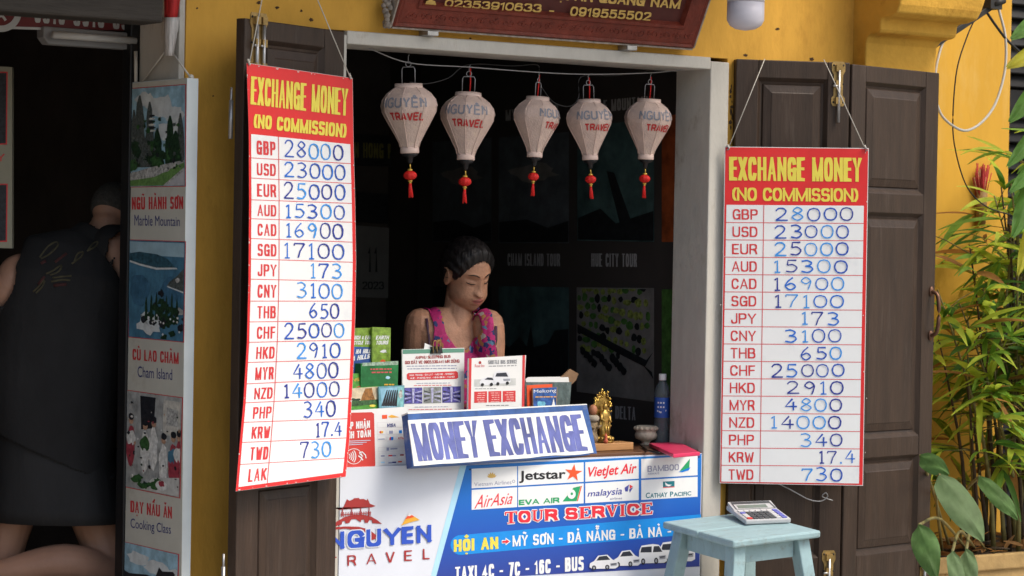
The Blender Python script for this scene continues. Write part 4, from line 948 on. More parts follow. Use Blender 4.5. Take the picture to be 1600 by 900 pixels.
for i, (x, y0, y1, wpx, r) in enumerate(LAN):
    P = LW; c = P(x, y0+5); sc_ = (P(x, y1)-P(x, y0)); hgt = abs(sc_[2]); k = hgt/(HL+.032)
    o = make_lantern(c, -faceaz*0+r-27, LNAME[i]); o.scale = (k*[1.03, 1, .98, 1, .99][i], k*[1.03, 1, .98, 1, .99][i], k); o.rotation_euler[0] = rad([2, -2.5, 1, -1.5, 2.5][i]); o.rotation_euler[1] = rad([-1.5, 1, 2.5, -2, 1][i])
    if i in (1, 2, 3, 4):
        b = MB(); L0 = A(c, float)
        b.tube([L0+A([.004, .004, .0]), L0+A([.006, .003, .05]), L0+A([.004, 0, .1])], .0024, lred, 6); b.build('red_cord', o)
HK = [LW(*p) for p in ((545, 68), (575, 75), (638, 98), (735, 105), (842, 113), (920, 116), (1012, 114), (1056, 110))]
b = MB(); b.tube(smooth_path([HK[0]]+[HK[k] for k in range(1, 8)]+[LW(1075, 108)], 6), .0022, wirem, 6)
b.tube(smooth_path([LW(640, 128, -.01), LW(665, 131, -.01), LW(700, 122, -.01), LW(732, 101, -.01), LW(800, 103, -.01), LW(838, 101, -.01), LW(842, 112, -.01)], 6), .0022, black, 6)
b.tube(smooth_path([LW(845, 135, -.01), LW(865, 160, -.01), LW(890, 166, -.01), LW(904, 152, -.01), LW(908, 120, -.01), LW(960, 118, -.01), LW(1010, 112, -.01)], 6), .0022, black, 6)
tag(b.build('hanging_wire'), 'thin grey wire strung across the window carrying the lanterns', 'wire')

# ------------------------------------------------------------------ bulb under the eave
BPn = Plane((0, -.42, 0), (0, -1, 0)); bc = BPn(1165, 20); sc_ = np.linalg.norm(BPn(1192, 20)-BPn(1138, 20))/2*.82
t = thing('light_bulb', 'large unlit white led bulb hanging from the eave', 'bulb', bc)
zb2 = BPn(1165, 48)[2]-bc[2]; zt3 = BPn(1165, 4)[2]-bc[2]; r = sc_
b = MB(); b.lathe(bc, [(.001, zb2), (r*.55, zb2+.006), (r*.85, zb2+.018), (r, zb2+.036), (r, zt3)], mat('opal_plastic', (.62, .60, .66), .35, sss=.0), 28); b.build('diffuser', t)
b = MB(); b.lathe(bc, [(r*1.0, zt3+.001), (r*1.02, zt3+.02), (r*.6, zt3+.07), (r*.4, zt3+.09), (r*.4, zt3+.12)], mat('bulb_base', (.55, .55, .56), .4), 28); b.tube([bc+A([0, 0, zt3+.12]), A([bc[0], bc[1], 3.3])], .006, black, 8); b.build('bulb_holder', t)

# ------------------------------------------------------------------ posters on the room's right wall
RW = Plane((RX-.012, 0, 0), (-1, 0, 0))
postk = mat('poster_backing', (.046, .041, .038), .45, .1, 5)  # dark backing, colour lifted to imitate haze in the room
dimtxt = mat('poster_caption', (.33, .33, .33), .5)
p_teal, p_navy = pic('poster_teal', (.05, .095, .095), .45, 4), pic('poster_dusk', (.075, .09, .10), .3, 6)  # poster tones kept dark to stand in for the low room light
p_dark, p_tree, p_water = pic('poster_dark', (.012, .014, .016), .4, 20), pic('poster_bush', (.17, .21, .05), .5, 40), pic('poster_water', (.17, .165, .155), .25, 6)
p_orange, p_green = pic('poster_sunset', (.30, .07, .02), .4, 5), pic('poster_field', (.05, .13, .03), .4, 20)
pw = thing('poster_wall', 'dark tour poster display board covering the right wall of the room', 'display board', RW(900, 690))
b = MB(); y_far, y_near = RW(655, 300)[1], .26
b.box(ID, (RX-.012, RX-.001), (y_near, y_far), (.6, 2.6), postk); b.build('backing', pw)
def poster(x0, x1, t0, b0, t1, b1, bgm, fn=None):
    b = MB(); q = [(x0, t0), (x1, t1), (x1, b1), (x0, b0)]; b.pp(RW, q, bgm, .003); F = fquad(*q)
    if fn: fn(b, F)
    b.build('poster', pw)
def bsh(b, F, pts, m, h): b.pp(RW, [F(u, v) for u, v in pts], m, h)
def bbl(b, F, u, v, ru, rv, m, h, n=14, jag=.4, seed=1):
    q = random.Random(seed); bsh(b, F, [(min(.99, max(.01, u+ru*(1-jag*q.random())*math.cos(2*math.pi*i/n))), min(.99, max(.01, v+rv*(1-jag*q.random())*math.sin(2*math.pi*i/n)))) for i in range(n)], m, h)
def f_field(b, F):
    for r in range(8):
        for k in range(13):
            u = .02+k*.078+(r % 2)*.03-r*.02+rnd.uniform(-.02, .02); v = .02+r*.075+u*.16*r/4+rnd.uniform(-.018, .018)
            if .02 < u < .93 and v < .62: bbl(b, F, u, v, rnd.uniform(.03, .06), rnd.uniform(.03, .05), rnd.choice([p_tree, p_tree, p_green, p_dark]), .0045+r*1e-4+k*5e-6, 12, .3, r*20+k)
    bsh(b, F, [(.01, .35), (.9, .64), (.99, .56), (.88, .7), (.6, .62), (.01, .42)], p_dark, .0062); bsh(b, F, [(.85, .68), (.97, .74), (.99, .8), (.9, .72)], p_dark, .0064)
    for k in range(12): bbl(b, F, .08+.06*k*.8, .6+.03*(k % 4)+.02*k*.3, .05, .05, p_dark, .0066+k*2e-5, 10, .4, k)
def f_sky(b, F):
    bsh(b, F, [(.01, .99), (.01, .55), (.15, .62), (.3, .5), (.4, .6), (.46, .38), (.5, .6), (.7, .55), (.8, .42), (.99, .4), (.99, .99)], p_dark, .0045)
def f_coast(b, F): bsh(b, F, [(.01, .99), (.01, .8), (.4, .78), (.7, .86), (.99, .8), (.99, .99)], p_dark, .0045); bbl(b, F, .5, .35, .4, .1, p_water, .005, 18, .4, 2)
def f_boat(b, F): bsh(b, F, [(.38, .4), (.48, .42), (.78, .97), (.6, .97)], p_dark, .0045); bsh(b, F, [(.01, .99), (.01, .8), (.3, .72), (.5, .85), (.99, .75), (.99, .99)], p_dark, .005)
poster(902, 1022, 200, 376, 184, 378, p_teal, f_boat); poster(779, 889, 215, 380, 206, 380, p_navy, f_coast)
poster(901, 1022, 449, 612, 450, 628, p_water, f_field); poster(779, 889, 447, 600, 449, 612, p_teal, f_sky)
poster(1034, 1075, 182, 378, 176, 378, p_orange); poster(1034, 1075, 452, 630, 452, 636, p_green)
poster(676, 768, 222, 378, 215, 379, p_navy, f_coast); poster(676, 768, 447, 588, 448, 598, p_dark, f_sky)
b = MB()
for st, x0, x1, t0, b0, t1, b1 in [('HUE CITY TOUR', 924, 995, 396, 416.5, 396.5, 417), ('CHAM ISLAND TOUR', 793, 875, 396, 415, 396.5, 416), ('MARBLE MOUNTAIN', 905, 1012, 160, 178, 150, 169), ('MEKONG DELTA', 915, 993, 632, 650, 636, 657), ('SON TRA TOUR', 690, 760, 396, 414, 396, 415), ('MY SON TOUR', 790, 872, 172, 189, 163, 181)]:
    crow(b, RW, st, x0, x1, t0, b0, t1, b1, .16, dimtxt, .003, .6)
b.build('caption', pw)
# calendar and leaflet on the back wall
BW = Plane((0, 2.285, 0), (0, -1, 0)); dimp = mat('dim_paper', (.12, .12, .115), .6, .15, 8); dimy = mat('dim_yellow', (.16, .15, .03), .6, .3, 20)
t = thing('wall_calendar', 'dim grey tear-off calendar on the back wall behind the woman', 'calendar', BW(580, 460)); b = MB()
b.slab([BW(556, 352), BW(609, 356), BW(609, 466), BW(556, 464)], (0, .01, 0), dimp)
for z in range(2): crow(b, BW, '1', 575+z*10, 580+z*10, 385, 425, 385, 425, .2, p_dark, .001)
crow(b, BW, '2023', 566, 600, 440, 452, 440, 452, .15, p_dark, .001); b.build('calendar_page', t)
b = MB(); b.slab([BW(560, 300), BW(606, 303), BW(606, 350), BW(560, 347)], (0, .008, 0), p_dark); b.build('calendar_top', t)
t = thing('wall_leaflet', 'dim yellow-green leaflet hanging right of the calendar', 'leaflet', BW(630, 466)); b = MB()
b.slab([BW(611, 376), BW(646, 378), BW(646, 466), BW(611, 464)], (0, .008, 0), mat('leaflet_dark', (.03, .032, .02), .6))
for k in range(14): b.blob(BW, rnd.uniform(617, 641), rnd.uniform(384, 440), 5, 3, dimy, .001+k*3e-5, 9, .5, k)
crow(b, BW, '2023', 614, 643, 450, 460, 450, 460, .16, dimy, .001); b.build('leaflet_sheet', t)
t = thing('wall_banner', 'faint dark yellow banner lettering high on the back wall', 'banner', BW(590, 255)); b = MB()
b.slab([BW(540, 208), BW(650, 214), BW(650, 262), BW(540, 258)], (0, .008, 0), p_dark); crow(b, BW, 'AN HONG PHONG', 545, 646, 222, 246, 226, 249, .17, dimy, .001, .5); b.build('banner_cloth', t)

# ------------------------------------------------------------------ things on the counter
Zc = ZC
def onz(px, py, z): return hit(px, py, (0, 0, z), (0, 0, 1))
def up_plane(px, y, phi, back=0.0):          # plane through the wall-parallel line y=const at pixel column px, turned by phi and leaning back
    p0 = hit(px, 700, (0, y, 0), (0, -1, 0)); p0[2] = Zc; a, t = rad(phi), rad(back)
    return Plane(p0, (math.sin(a)*math.cos(t), -math.cos(a)*math.cos(t), math.sin(t)))
def card(name, label, cat, P, q, m, th=.004, group=None, fn=None, back=None, part='card'):
    t = thing(name, label, cat, P(*((A(q[2], float)+A(q[3], float))/2)), group); b = MB()
    b.slab([P(x, y) for x, y in q], -P.n*th, back or m)
    b.pp(P, q, m, .0006)
    if fn: fn(b, P)
    b.build(part, t); return t
# money exchange sign: sloping box board
_a, _c = onz(648, 727.5, Zc), onz(931, 708.5, Zc); _d = (_c-_a)/np.linalg.norm(_c-_a); _bk = A([-_d[1], _d[0], 0]); ME = Plane(_a, -_bk*math.cos(rad(20))+A([0, 0, math.sin(rad(20))]))
t = thing('exchange_sign', 'sloping blue-edged white money exchange sign standing on the counter', 'sign', ME(790, 720))
bluepaint = mat('blue_paint', (.035, .10, .30), .5, .35, 14, .1, 40, stain=(.4, .42, .42), stain_amt=.7, stain_scale=12); mew = mat('cream_white_sheet', (.74, .76, .74), .5, .04, 7, stain=(.5, .46, .38), stain_amt=.35, stain_scale=6)
b = MB(); b.slab([ME(x, y) for x, y in [(637, 647), (917, 632.5), (933, 710), (645, 729)]], -ME.n*.03, bluepaint)
b.slab([ME(x, y, .0) for x, y in [(637, 644.2), (917, 631), (917.4, 633), (637.2, 646.6)]], -ME.n*.032, mew)
b.build('box_board', t)
b = MB(); q3 = random.Random(2)
edge = [(637.5, 656.5), (909.5, 641.5), (927.5, 707)]+[(927.5-(927.5-647)*k/14, 708+(728.5-708)*k/14+q3.uniform(-1.2, .6)) for k in range(1, 15)]
b.slab([ME(x, y, .003) for x, y in edge], -ME.n*.0028, mew)
mep = mat('faded_blue_print', (.11, .13, .36), .5, .45, 9)
caps(b, ME, 'MONEY', [(641.5, 662), (744, 656.5), (752.5, 714.5), (654, 721)], .21, mep, .0036, .22)
caps(b, ME, 'EXCHANGE', [(755, 656), (907.5, 647), (919.5, 704), (766.5, 713.5)], .21, mep, .0036, .22)
b.build('face_sheet', t)
b = MB()
for x in (680, 890): p = ME(x, 690, -.032); b = MB(); b.slab([p+A([0, 0, .03]), A([p[0]+.01, p[1]+.09, Zc+.001]), A([p[0]+.01, p[1]+.075, Zc+.001]), p+A([0, 0, .0])], (.01, .002, 0), bluepaint); b.build('prop', t)
# payment card sign
def f_pay(b, P):
    rr = mat('print_pay_red', (.60, .055, .045), .4)
    b.pp(P, [(505, 646), (581, 644), (584.5, 646.5), (586.5, 727), (584, 730), (505, 733)], rr, .0012)
    crow(b, P, 'CHẤP NHẬN', 531, 578, 660.5, 672, 657, 668.5, .2, white, .0018, .4); crow(b, P, 'THANH TOÁN', 526, 579.5, 676, 687, 671.5, 682.5, .2, white, .0018, .4)
    for k in range(3): b.pp(P, [(540, 689+k*3), (579-k*6, 687.5+k*3), (579-k*6, 688.3+k*3), (540, 690+k*3)], cyan, .0018)
    b.ring(P, 553, 713, 12.5, .9, white, .0018, 0, 360, 28, .95)
    for k in range(4): b.ring(P, 541, 713, 6+k*3, 1.3, white, .002, -38, 38, 8)
    b.stroke(P, [(561, 708), (566, 706), (571, 711), (572, 716)], 1.6, white, .0022); b.stroke(P, [(560, 712), (564, 715), (567, 719)], 1.8, white, .0026); b.stroke(P, [(562, 709), (567, 713)], 1.6, white, .003)
    b.pp(P, [(597, 648.5), (605, 648), (605, 654), (597, 654.5)], orange, .0012); b.pp(P, [(606, 651), (612, 648), (624, 652), (612, 653)], amber, .0012)
    def cell(x0, x1, y0, y1, d=0):
        l = mat('print_pale_line', (.70, .68, .69), .5)
        b.pp(P, [(x0, y0), (x1, y0-(x1-x0)*.03), (x1, y1-(x1-x0)*.03), (x0, y1)], l, .001); b.pp(P, [(x0+.7, y0+.7), (x1-.7, y0+.7-(x1-x0)*.03), (x1-.7, y1-.7-(x1-x0)*.03), (x0+.7, y1-.7)], paper, .0014)
    cell(589, 632, 660, 669); crow(b, P, 'VISA', 604, 618, 662, 667.5, 661.5, 667, .2, navy, .002, .4, .2)
    for r in range(2):
        for k in range(3): cell(589.5+k*14.5, 602.5+k*14.5, 671+r*10, 679.5+r*10)
    b.blob(P, 594.8, 675.2, 2, 2, crim, .002, 10, 0); b.blob(P, 597, 675.1, 2, 2, amber, .0024, 10, 0)
    b.pp(P, [(608, 673), (614, 672.8), (614, 677.5), (608, 677.7)], slate, .002); b.pp(P, [(623.5, 672.3), (628, 672.2), (628, 677), (623.5, 677.1)], blue, .002)
    b.pp(P, [(591, 685.5), (601, 685.2), (601, 686.6), (591, 687)], slate, .002); b.pp(P, [(609, 683), (615, 682.6), (614.5, 687.4), (608.5, 687.8)], blue, .002); b.pp(P, [(609, 683), (611, 682.9), (610.5, 687.7), (608.5, 687.8)], crim, .0022)
    crow(b, P, 'ATM', 621.5, 632, 683, 686.8, 682.5, 686.3, .18, redline, .002, .4)
    cell(591, 633, 699, 706); b.pp(P, [(604, 699.5), (608, 699.3), (608, 704), (604, 704.2)], slate, .002); b.pp(P, [(610, 700.5), (621, 700), (621, 702), (610, 702.5)], slate, .002)
    for r in range(2):
        for k in range(3): cell(592+k*14.5, 605+k*14.5, 708+r*10.5, 716.5+r*10.5)
    for k, (x, y, m) in enumerate([(598, 712.5, slate), (610, 712, crim), (616, 712, slate), (628, 711, brick), (598, 722.5, cyan), (610, 723, slate), (616, 722.5, navy), (625, 721.5, orange)]):
        b.pp(P, [(x-3, y-1.1), (x+3, y-1.3), (x+3, y+.9), (x-3, y+1.1)], m, .002)
card('payment_sign', 'white and red card payment acceptance sign left of the money exchange sign', 'sign', up_plane(590, .004, 0, 4), [(500, 644), (635.5, 635.5), (640.5, 732), (500, 739)], paper, .006, fn=f_pay)
# acrylic leaflet stands
clip_st = mat('binder_clip', (.012, .012, .013), .35)
def lines(b, P, x0, x1, y, dy, n, m, th=.9, gaps=3, seed=0, sl=-.012):
    q = random.Random(seed)
    for r in range(n):
        x = x0+q.uniform(0, 3); yy = y+r*dy
        while x < x1:
            w_ = q.uniform(2.5, 7); x2 = min(x1, x+w_)
            b.pp(P, [(x, yy+(x-x0)*sl), (x2, yy+(x2-x0)*sl), (x2, yy+th+(x2-x0)*sl), (x, yy+th+(x-x0)*sl)], m, .0016); x = x2+q.uniform(.8, 1.6)
def f_bus(b, P):
    gtop = mat('print_sea_green', (.12, .30, .22), .4)
    b.pp(P, [(629.5, 546.5), (725, 544.5), (725, 550.5), (629.5, 553)], gtop, .0014)
    crow(b, P, 'ANPHU SLEEPING BUS', 649, 704, 556.5, 561, 554.5, 559, .16, brick, .0018, .5); crow(b, P, 'GỌI ĐẶT VÉ 0905.539.441 MR DŨNG'.replace('Ọ', 'O').replace('Ặ', 'Ă').replace('É', 'E'), 633, 718, 564, 569, 561.5, 566.5, .15, brick, .0018, .4)
    lines(b, P, 635, 714, 571.5, 4.2, 2, slate, 1.3, seed=1)
    b.pp(P, [(638, 583), (713, 580), (715.5, 582), (716, 590), (713, 592), (639, 594), (636, 592), (635.5, 585)], redtxt, .0014)
    crow(b, P, 'NHA TRANG - DA LAT - MUI NE - SAIGON -', 640, 711, 585, 587.8, 582.5, 585.3, .16, white, .0018, .4); crow(b, P, 'HUE - PHONG NHA - NINH BINH - HANOI', 641, 710, 589.8, 592.4, 587.3, 590, .16, white, .0018, .4)
    lines(b, P, 648, 703, 598.5, 3, 1, slate, 1, seed=2); lines(b, P, 646, 706, 602, 3, 1, redline, 1, seed=3)
    for k, (x0, x1) in enumerate(((631.5, 660), (661.5, 689.5), (691, 720))):
        pv = [pic('bus_violet', (.10, .09, .34), .6, 60), pic('bus_grey', (.24, .26, .25), .4, 50), pic('bus_violet', (.10, .09, .34), .6, 60)][k]
        b.pp(P, [(x0, 606-k*.9), (x1, 605.3-k*.9), (x1, 630.5-k*.8), (x0, 631-k*.8)], pv, .0016)
        cx = (x0+x1)/2; lt_ = pic('bus_glow', (.42, .42, .62), .4, 60)
        b.pp(P, [(cx-2, 607-k*.9), (cx+2, 607-k*.9), (cx+1, 630-k*.8), (cx-1, 630-k*.8)], lt_, .002)
        for j in range(5): b.pp(P, [(x0+1, 610+j*4), (cx-3, 613+j*2.5), (cx-3, 614+j*2.5), (x0+1, 612+j*4)], lt_ if j % 2 else drk, .0019+j*2e-5); b.pp(P, [(x1-1, 610+j*4), (cx+3, 613+j*2.5), (cx+3, 614+j*2.5), (x1-1, 612+j*4)], drk if j % 2 else lt_, .0019+j*2e-5)
    lines(b, P, 646, 700, 635.5, 3, 1, slate, 1, seed=5); lines(b, P, 636, 706, 639.5, 3, 1, redline, 1, seed=6)
BS = up_plane(677, .13, 6, 5)
t = card('leaflet_stand', 'sleeping bus leaflet with green top edge and black clip, in front of the woman', 'leaflet stand', BS, [(628.5, 546), (725.5, 543.5), (725, 655), (629, 658)], paper, .005, 'leaflet stands on the counter', f_bus, part='leaflet')
b = MB(); p = BS(682, 545)
b.slab([BS(675, 541.5, .006), BS(690, 541, .006), BS(692, 552, .008), BS(674, 552.5, .008)], -BS.n*.02, clip_st)
for x in (679, 685): b.tube(smooth_path([BS(x-2, 551, .01), BS(x-2, 536, .012), BS(x, 532.5, .012), BS(x+3, 534, .012), BS(x+2, 546, .01)], 4), .0018, brass, 6)
b.build('binder_clip', t)
b = MB(); b.slab([BS(664, 536, -.004), BS(676, 541, -.004), BS(676, 550, -.004), BS(662, 550, -.004)], -BS.n*.002, paper); b.build('loose_slip', t)
def f_shut(b, P):
    for x0, x1 in ((733, 737), (816.5, 820.5)):
        b.pp(P, [(x0, 560-(x0-733)*.055), (x1, 560-(x1-733)*.055), (x1-1.5, 650), (x0-1.5, 650)], redtxt, .0014)
    b.blob(P, 750, 566.5, 2.5, 2.6, brick, .0014, 7, .1); b.row(P, 'Rose Inn', 742, 757, 569, 574, 569, 573.5, redline, .0014, 0)
    crow(b, P, 'SHUTTLE BUS SERVICE', 763, 808, 563, 569, 562, 568, .13, grey, .0016, .7); lines(b, P, 763, 807, 571.5, 3, 1, grey, 1.2, seed=3, sl=-.02)
    b.pp(P, [(741, 593), (806, 591), (806, 602), (741, 604)], pic('road_pale', (.55, .57, .56), .1, 20), .0014)
    b.pp(P, [(749, 597), (753, 592), (762, 588.5), (770, 589.5), (776, 595), (775, 600.5), (751, 602)], car_w, .002); b.pp(P, [(757, 593), (762, 589.7), (769, 590.3), (772, 594)], car_g, .0024)
    b.pp(P, [(770, 590), (773, 582), (780, 579.5), (793, 580), (797, 588), (798, 596), (795, 599), (773, 600)], car_w, .0028); b.pp(P, [(774, 588.5), (776, 583), (791, 582), (794, 588.5)], car_g, .0032); b.pp(P, [(786, 592), (797, 591.5), (797, 595), (787, 595.5)], car_s, .0032)
    for x, y in ((754, 601), (768, 600.5), (778, 599.5), (793, 598.5)): b.blob(P, x, y, 2.4, 2.6, blk, .0036, 10, 0)
    lines(b, P, 741, 776, 607, 3, 1, grey, 1, seed=9)
    for k in range(3):
        x0 = 741+k*22.3; b.pp(P, [(x0, 612-k*.5), (x0+20, 611.3-k*.5), (x0+20, 629-k*.7), (x0, 629.5-k*.7)], redtxt, .0014)
        lines(b, P, x0+3, x0+17, 614-k*.5, 3.4, 5, mat('print_pinkish', (.75, .45, .43), .5), 1.2, seed=k+20)
    lines(b, P, 758, 795, 633, 3, 1, grey, 1.2, seed=12)
card('leaflet_stand', 'red-striped shuttle bus timetable in a clear stand, right of the clipped leaflet', 'leaflet stand', up_plane(777, .12, 10, 5), [(732.5, 560), (822, 555), (817.5, 648), (731, 652)], paper, .006, 'leaflet stands on the counter', f_shut, part='leaflet')
# brochures in a rack, left
GB = 'tour brochures at the left end of the counter'
lime = pic('lime_cover', (.22, .36, .05), .35, 30); fgreen = pic('forest_cover', (.02, .17, .05), .25, 20); bcover = pic('blue_cover', (.02, .08, .32), .25, 20); gcover = pic('green_cover', (.08, .30, .04), .3, 30)
def f_rich(x0):
    def f(b, P):
        crow(b, P, 'EARTH' if x0 > 570 else 'RICH & EARTH', x0, x0+20 if x0 > 570 else x0+33, 524.5, 530.5, 524.5, 530.5, .2, white, .0012, .3, .25); crow(b, P, 'TOURS' if x0 > 570 else 'CYCLE TOURS', x0, x0+19 if x0 > 570 else x0+33, 532.5, 538.5, 532, 538, .2, white, .0012, .3, .25)
        b.blob(P, x0+12, 549, 7, 3, white, .0012, 12, .5, 2); b.blob(P, x0+11, 564, 5, 2.5, orange, .0012, 9, .3, 3)
    return f
card('brochure', 'tall lime green cycling tour brochure partly behind the price board', 'brochure', up_plane(565, .20, 4, 3), [(530, 513), (587, 512), (588, 690), (531, 690)], lime, .008, GB, f_rich(552))
card('brochure', 'tall lime green cycling tour brochure, second from the price board', 'brochure', up_plane(598, .19, 4, 3), [(582, 511), (610.5, 512), (609, 690), (581, 690)], lime, .01, GB, f_rich(587))
def f_hill(b, P): crow(b, P, 'BA NA HILLS', 545, 583, 546, 553.5, 545, 551.5, .2, white, .0012, .3, .25); crow(b, P, 'NA HILLS', 545, 577, 557, 565, 552.5, 560, .2, white, .0012, .3, .25); b.row(P, 'Bridge', 556, 574, 569, 574, 566, 570, amber, .0012)
card('brochure', 'tilted dark blue hill tour brochure', 'brochure', up_plane(570, .165, 4, 8), [(535, 541), (588, 543), (583, 576), (566, 690), (540, 690)], bcover, .006, GB, f_hill)
def f_box(b, P): b.pp(P, [(566, 567), (622, 564), (622, 570), (566, 572)], pic('worn_top', (.3, .42, .32), .5, 60), .0012); lines(b, P, 578, 612, 576, 5, 2, redline, 2, seed=4); b.blob(P, 606, 590, 4, 3, cyan, .0012, 9, .3, 1); lines(b, P, 598, 616, 600, 5, 1, amber, 2, seed=6)
card('brochure_box', 'dark green brochure box with worn top edge', 'box', up_plane(594, .13, 3, 2), [(564, 568), (622.5, 565), (619, 690), (562, 690)], fgreen, .035, None, f_box, part='box_body')
def f_vn(b, P):
    b.text(P, 'VIETNAM', [(552, 592), (580, 586), (581, 590), (553, 597)], amber, .0012, 0); b.pp(P, [(556, 605), (590, 593.5), (592, 606), (556, 612)], crim, .0014); b.row(P, 'Tour', 573, 588, 600, 607, 598, 604, white, .0018, 0, .2)
card('brochure', 'bright green brochure with a red corner flash', 'brochure', up_plane(575, .095, 4, 10), [(535, 584), (600, 582.5), (596, 640), (590, 690), (538, 690)], gcover, .006, GB, f_vn)
def f_tmp(b, P):
    b.pp(P, [(546, 607), (591, 604), (590, 629), (546, 634)], pic('sunset_sky', (.62, .52, .36), .3, 14), .0012); tp = pic('brick_temple', (.30, .13, .03), .5, 60)
    b.pp(P, [(563, 629), (566, 618), (571, 607), (581, 606), (583, 616), (588, 628)], tp, .0016); b.blob(P, 556, 626, 10, 5, g1, .002, 16, .5, 2); b.pp(P, [(546, 627), (590, 624), (590, 631), (546, 635)], g2, .0022); b.blob(P, 582, 634, 5, 2, yel, .0026, 12, 0)
    lines(b, P, 553, 578, 629, 3, 1, white, 1, seed=2)
card('brochure', 'small front brochure with an orange brick temple picture', 'brochure', up_plane(570, .05, 4, 8), [(535, 606.5), (592.5, 603), (592, 690), (537, 690)], gcover, .006, GB, f_tmp)
def f_tow(b, P):
    b.pp(P, [(594, 607), (621, 604.5), (620, 636), (597, 637)], pic('pale_blue_sky', (.25, .48, .62), .2, 20), .0012)
    for k in range(6): b.pp(P, [(596+k*4, 634), (604+k*3.2, 610), (606+k*3.2, 609), (600+k*4, 635)], drk, .0014+k*1e-4)
    b.pp(P, [(621.5, 604), (631, 604), (630, 636), (620.5, 637)], pic('lagoon', (.22, .50, .52), .35, 30), .0012); b.blob(P, 626, 616, 4, 8, rock, .002, 12, .4, 2)
card('brochure', 'small blue brochure picturing a lattice tower beside the clipped leaflet', 'brochure', up_plane(612, .055, 5, 6), [(591.5, 604), (632, 602), (630, 690), (594, 690)], pic('sky_cover', (.14, .34, .42), .2, 20), .006, GB, f_tow)
b = MB(); pr = onz(540, 690, Zc); b.box(ID, (XL+.01, onz(632, 690, Zc)[0]), (.045, .23), (Zc+.001, Zc+.022), palewood)
tag(b.build('brochure_rack', bevel=.003), 'low wooden rack base under the brochures', 'rack')
# right-hand brochure holder
def f_sp(b, P):
    b.pp(P, [(833, 607), (870, 605), (868, 660), (834, 660)], pic('violet_sky', (.03, .10, .34), .5, 30), .0012); b.row(P, 'Mekong', 834, 869, 609, 616, 607, 614, white, .0018, 0); lines(b, P, 836, 869, 619.5, 4, 1, amber, 1.6, seed=3)
    b.blob(P, 846, 634, 8, 9, pic('glow', (.15, .45, .62), .4, 30), .002, 16, .3, 2); b.pp(P, [(862, 636), (865, 622), (868, 636)], white, .0022)
card('brochure', 'blue night sky brochure, front of the right-hand holder', 'brochure', up_plane(850, .20, 8, 6), [(832, 606.5), (871, 604.5), (868, 690), (834, 690)], pic('tan_cover', (.3, .2, .1), .2, 20), .006, 'tour brochures in the right-hand holder', f_sp)
card('brochure', 'orange-red edged brochure behind the night sky one', 'brochure', up_plane(848, .215, 8, 6), [(823, 602), (863, 600), (863, 690), (826, 690)], orange, .006, 'tour brochures in the right-hand holder')
card('brochure', 'green edged brochure at the back of the right-hand holder', 'brochure', up_plane(846, .23, 8, 6), [(821.5, 599), (854, 597), (854, 690), (824, 690)], fgreen, .006, 'tour brochures in the right-hand holder')
t = thing('leaflet_holder', 'grey-green folder of white leaflets at the right of the shuttle timetable', 'holder', onz(870, 690, Zc)); P = up_plane(860, .245, 12, 3)
b = MB(); fold = mat('grey_green_card', (.10, .14, .14), .5, .5, 30, stain=(.4, .42, .4), stain_amt=.6, stain_scale=14)
b.slab([P(820, 597), (P(893, 597)), P(886, 690), P(824, 690)], -P.n*.03, fold); b.build('folder', t)
b = MB()
for k in range(5): b.slab([P(821+k, 592-k*.7, -.004-k*.005), P(884+k*2, 590-k*.4, -.004-k*.005), P(890, 600, -.004-k*.005), P(823, 602, -.004-k*.005)], -P.n*.002, paper)
b.build('leaflet_stack', t)
b = MB(); P = up_plane(890, .29, 12, 3); b.slab([P(876, 590), P(891, 576.5), P(904, 584), P(900, 594), P(884, 610)], -P.n*.006, mat('brown_card', (.26, .16, .09), .6, .2, 20))
tag(b.build('brown_card'), 'torn brown cardboard piece sticking up behind the folder', 'cardboard')
# statues on a wooden base
gild = mat('gilded_bronze', (.40, .26, .07), .38, .55, 60, .2, 60, metal=.8); gildp = mat('shiny_gold_foil', (.75, .52, .12), .25, .3, 90, .6, 120, metal=.9)
bz = Zc+.028; c0 = onz(958, 703, Zc)
t = thing('wooden_plinth', 'small pale wooden plinth under the golden statue', 'plinth', onz(957, 700, Zc))
b = MB(); pA, pB = onz(925, 706, Zc), onz(990, 703, Zc); dx = (pB-pA); L = np.linalg.norm(dx); dx /= L; dy = np.cross((0, 0, 1), dx)
b.box(frame(pA, dx, dy, (0, 0, 1)), (0, L), (0, .075), (.001, .028), palewood); b.build('plinth_block', t, bevel=.003)
ax = frame(pA, dx, dy, (0, 0, 1)); AX = (A(dx), A(dy), A([0, 0, 1.]))
sc = ax(L*.45, .036, .028)                      # golden standing buddha
t = thing('buddha_statue', 'gilded standing buddha statue before a leaf-shaped halo', 'statue', sc)
b = MB()
b.lathe(sc, [(.031, .0), (.033, .006), (.026, .012), (.030, .020), (.024, .026)], gild, 20, ax=AX)
for k in range(12): a = 2*math.pi*k/12; b.ball(sc+AX[0]*(.029*math.cos(a))+AX[1]*(.029*math.sin(a))+A([0, 0, .014]), (.007, .007, .008), gild, 8)
b.build('lotus_base', t)
b = MB(); H = .155
b.lathe(sc, [(.015, .024), (.017, .03), (.015, .05), (.0135, .075), (.016, .095), (.0155, .108), (.008, .116), (.006, .121)], gild, 18, sx=1.35, sy=.8, ax=AX)
b.ball(sc+A([0, 0, .130]), (.0095, .0095, .0125), gild, 14); b.ball(sc+A([0, 0, .144]), (.005, .005, .005), gild, 10)
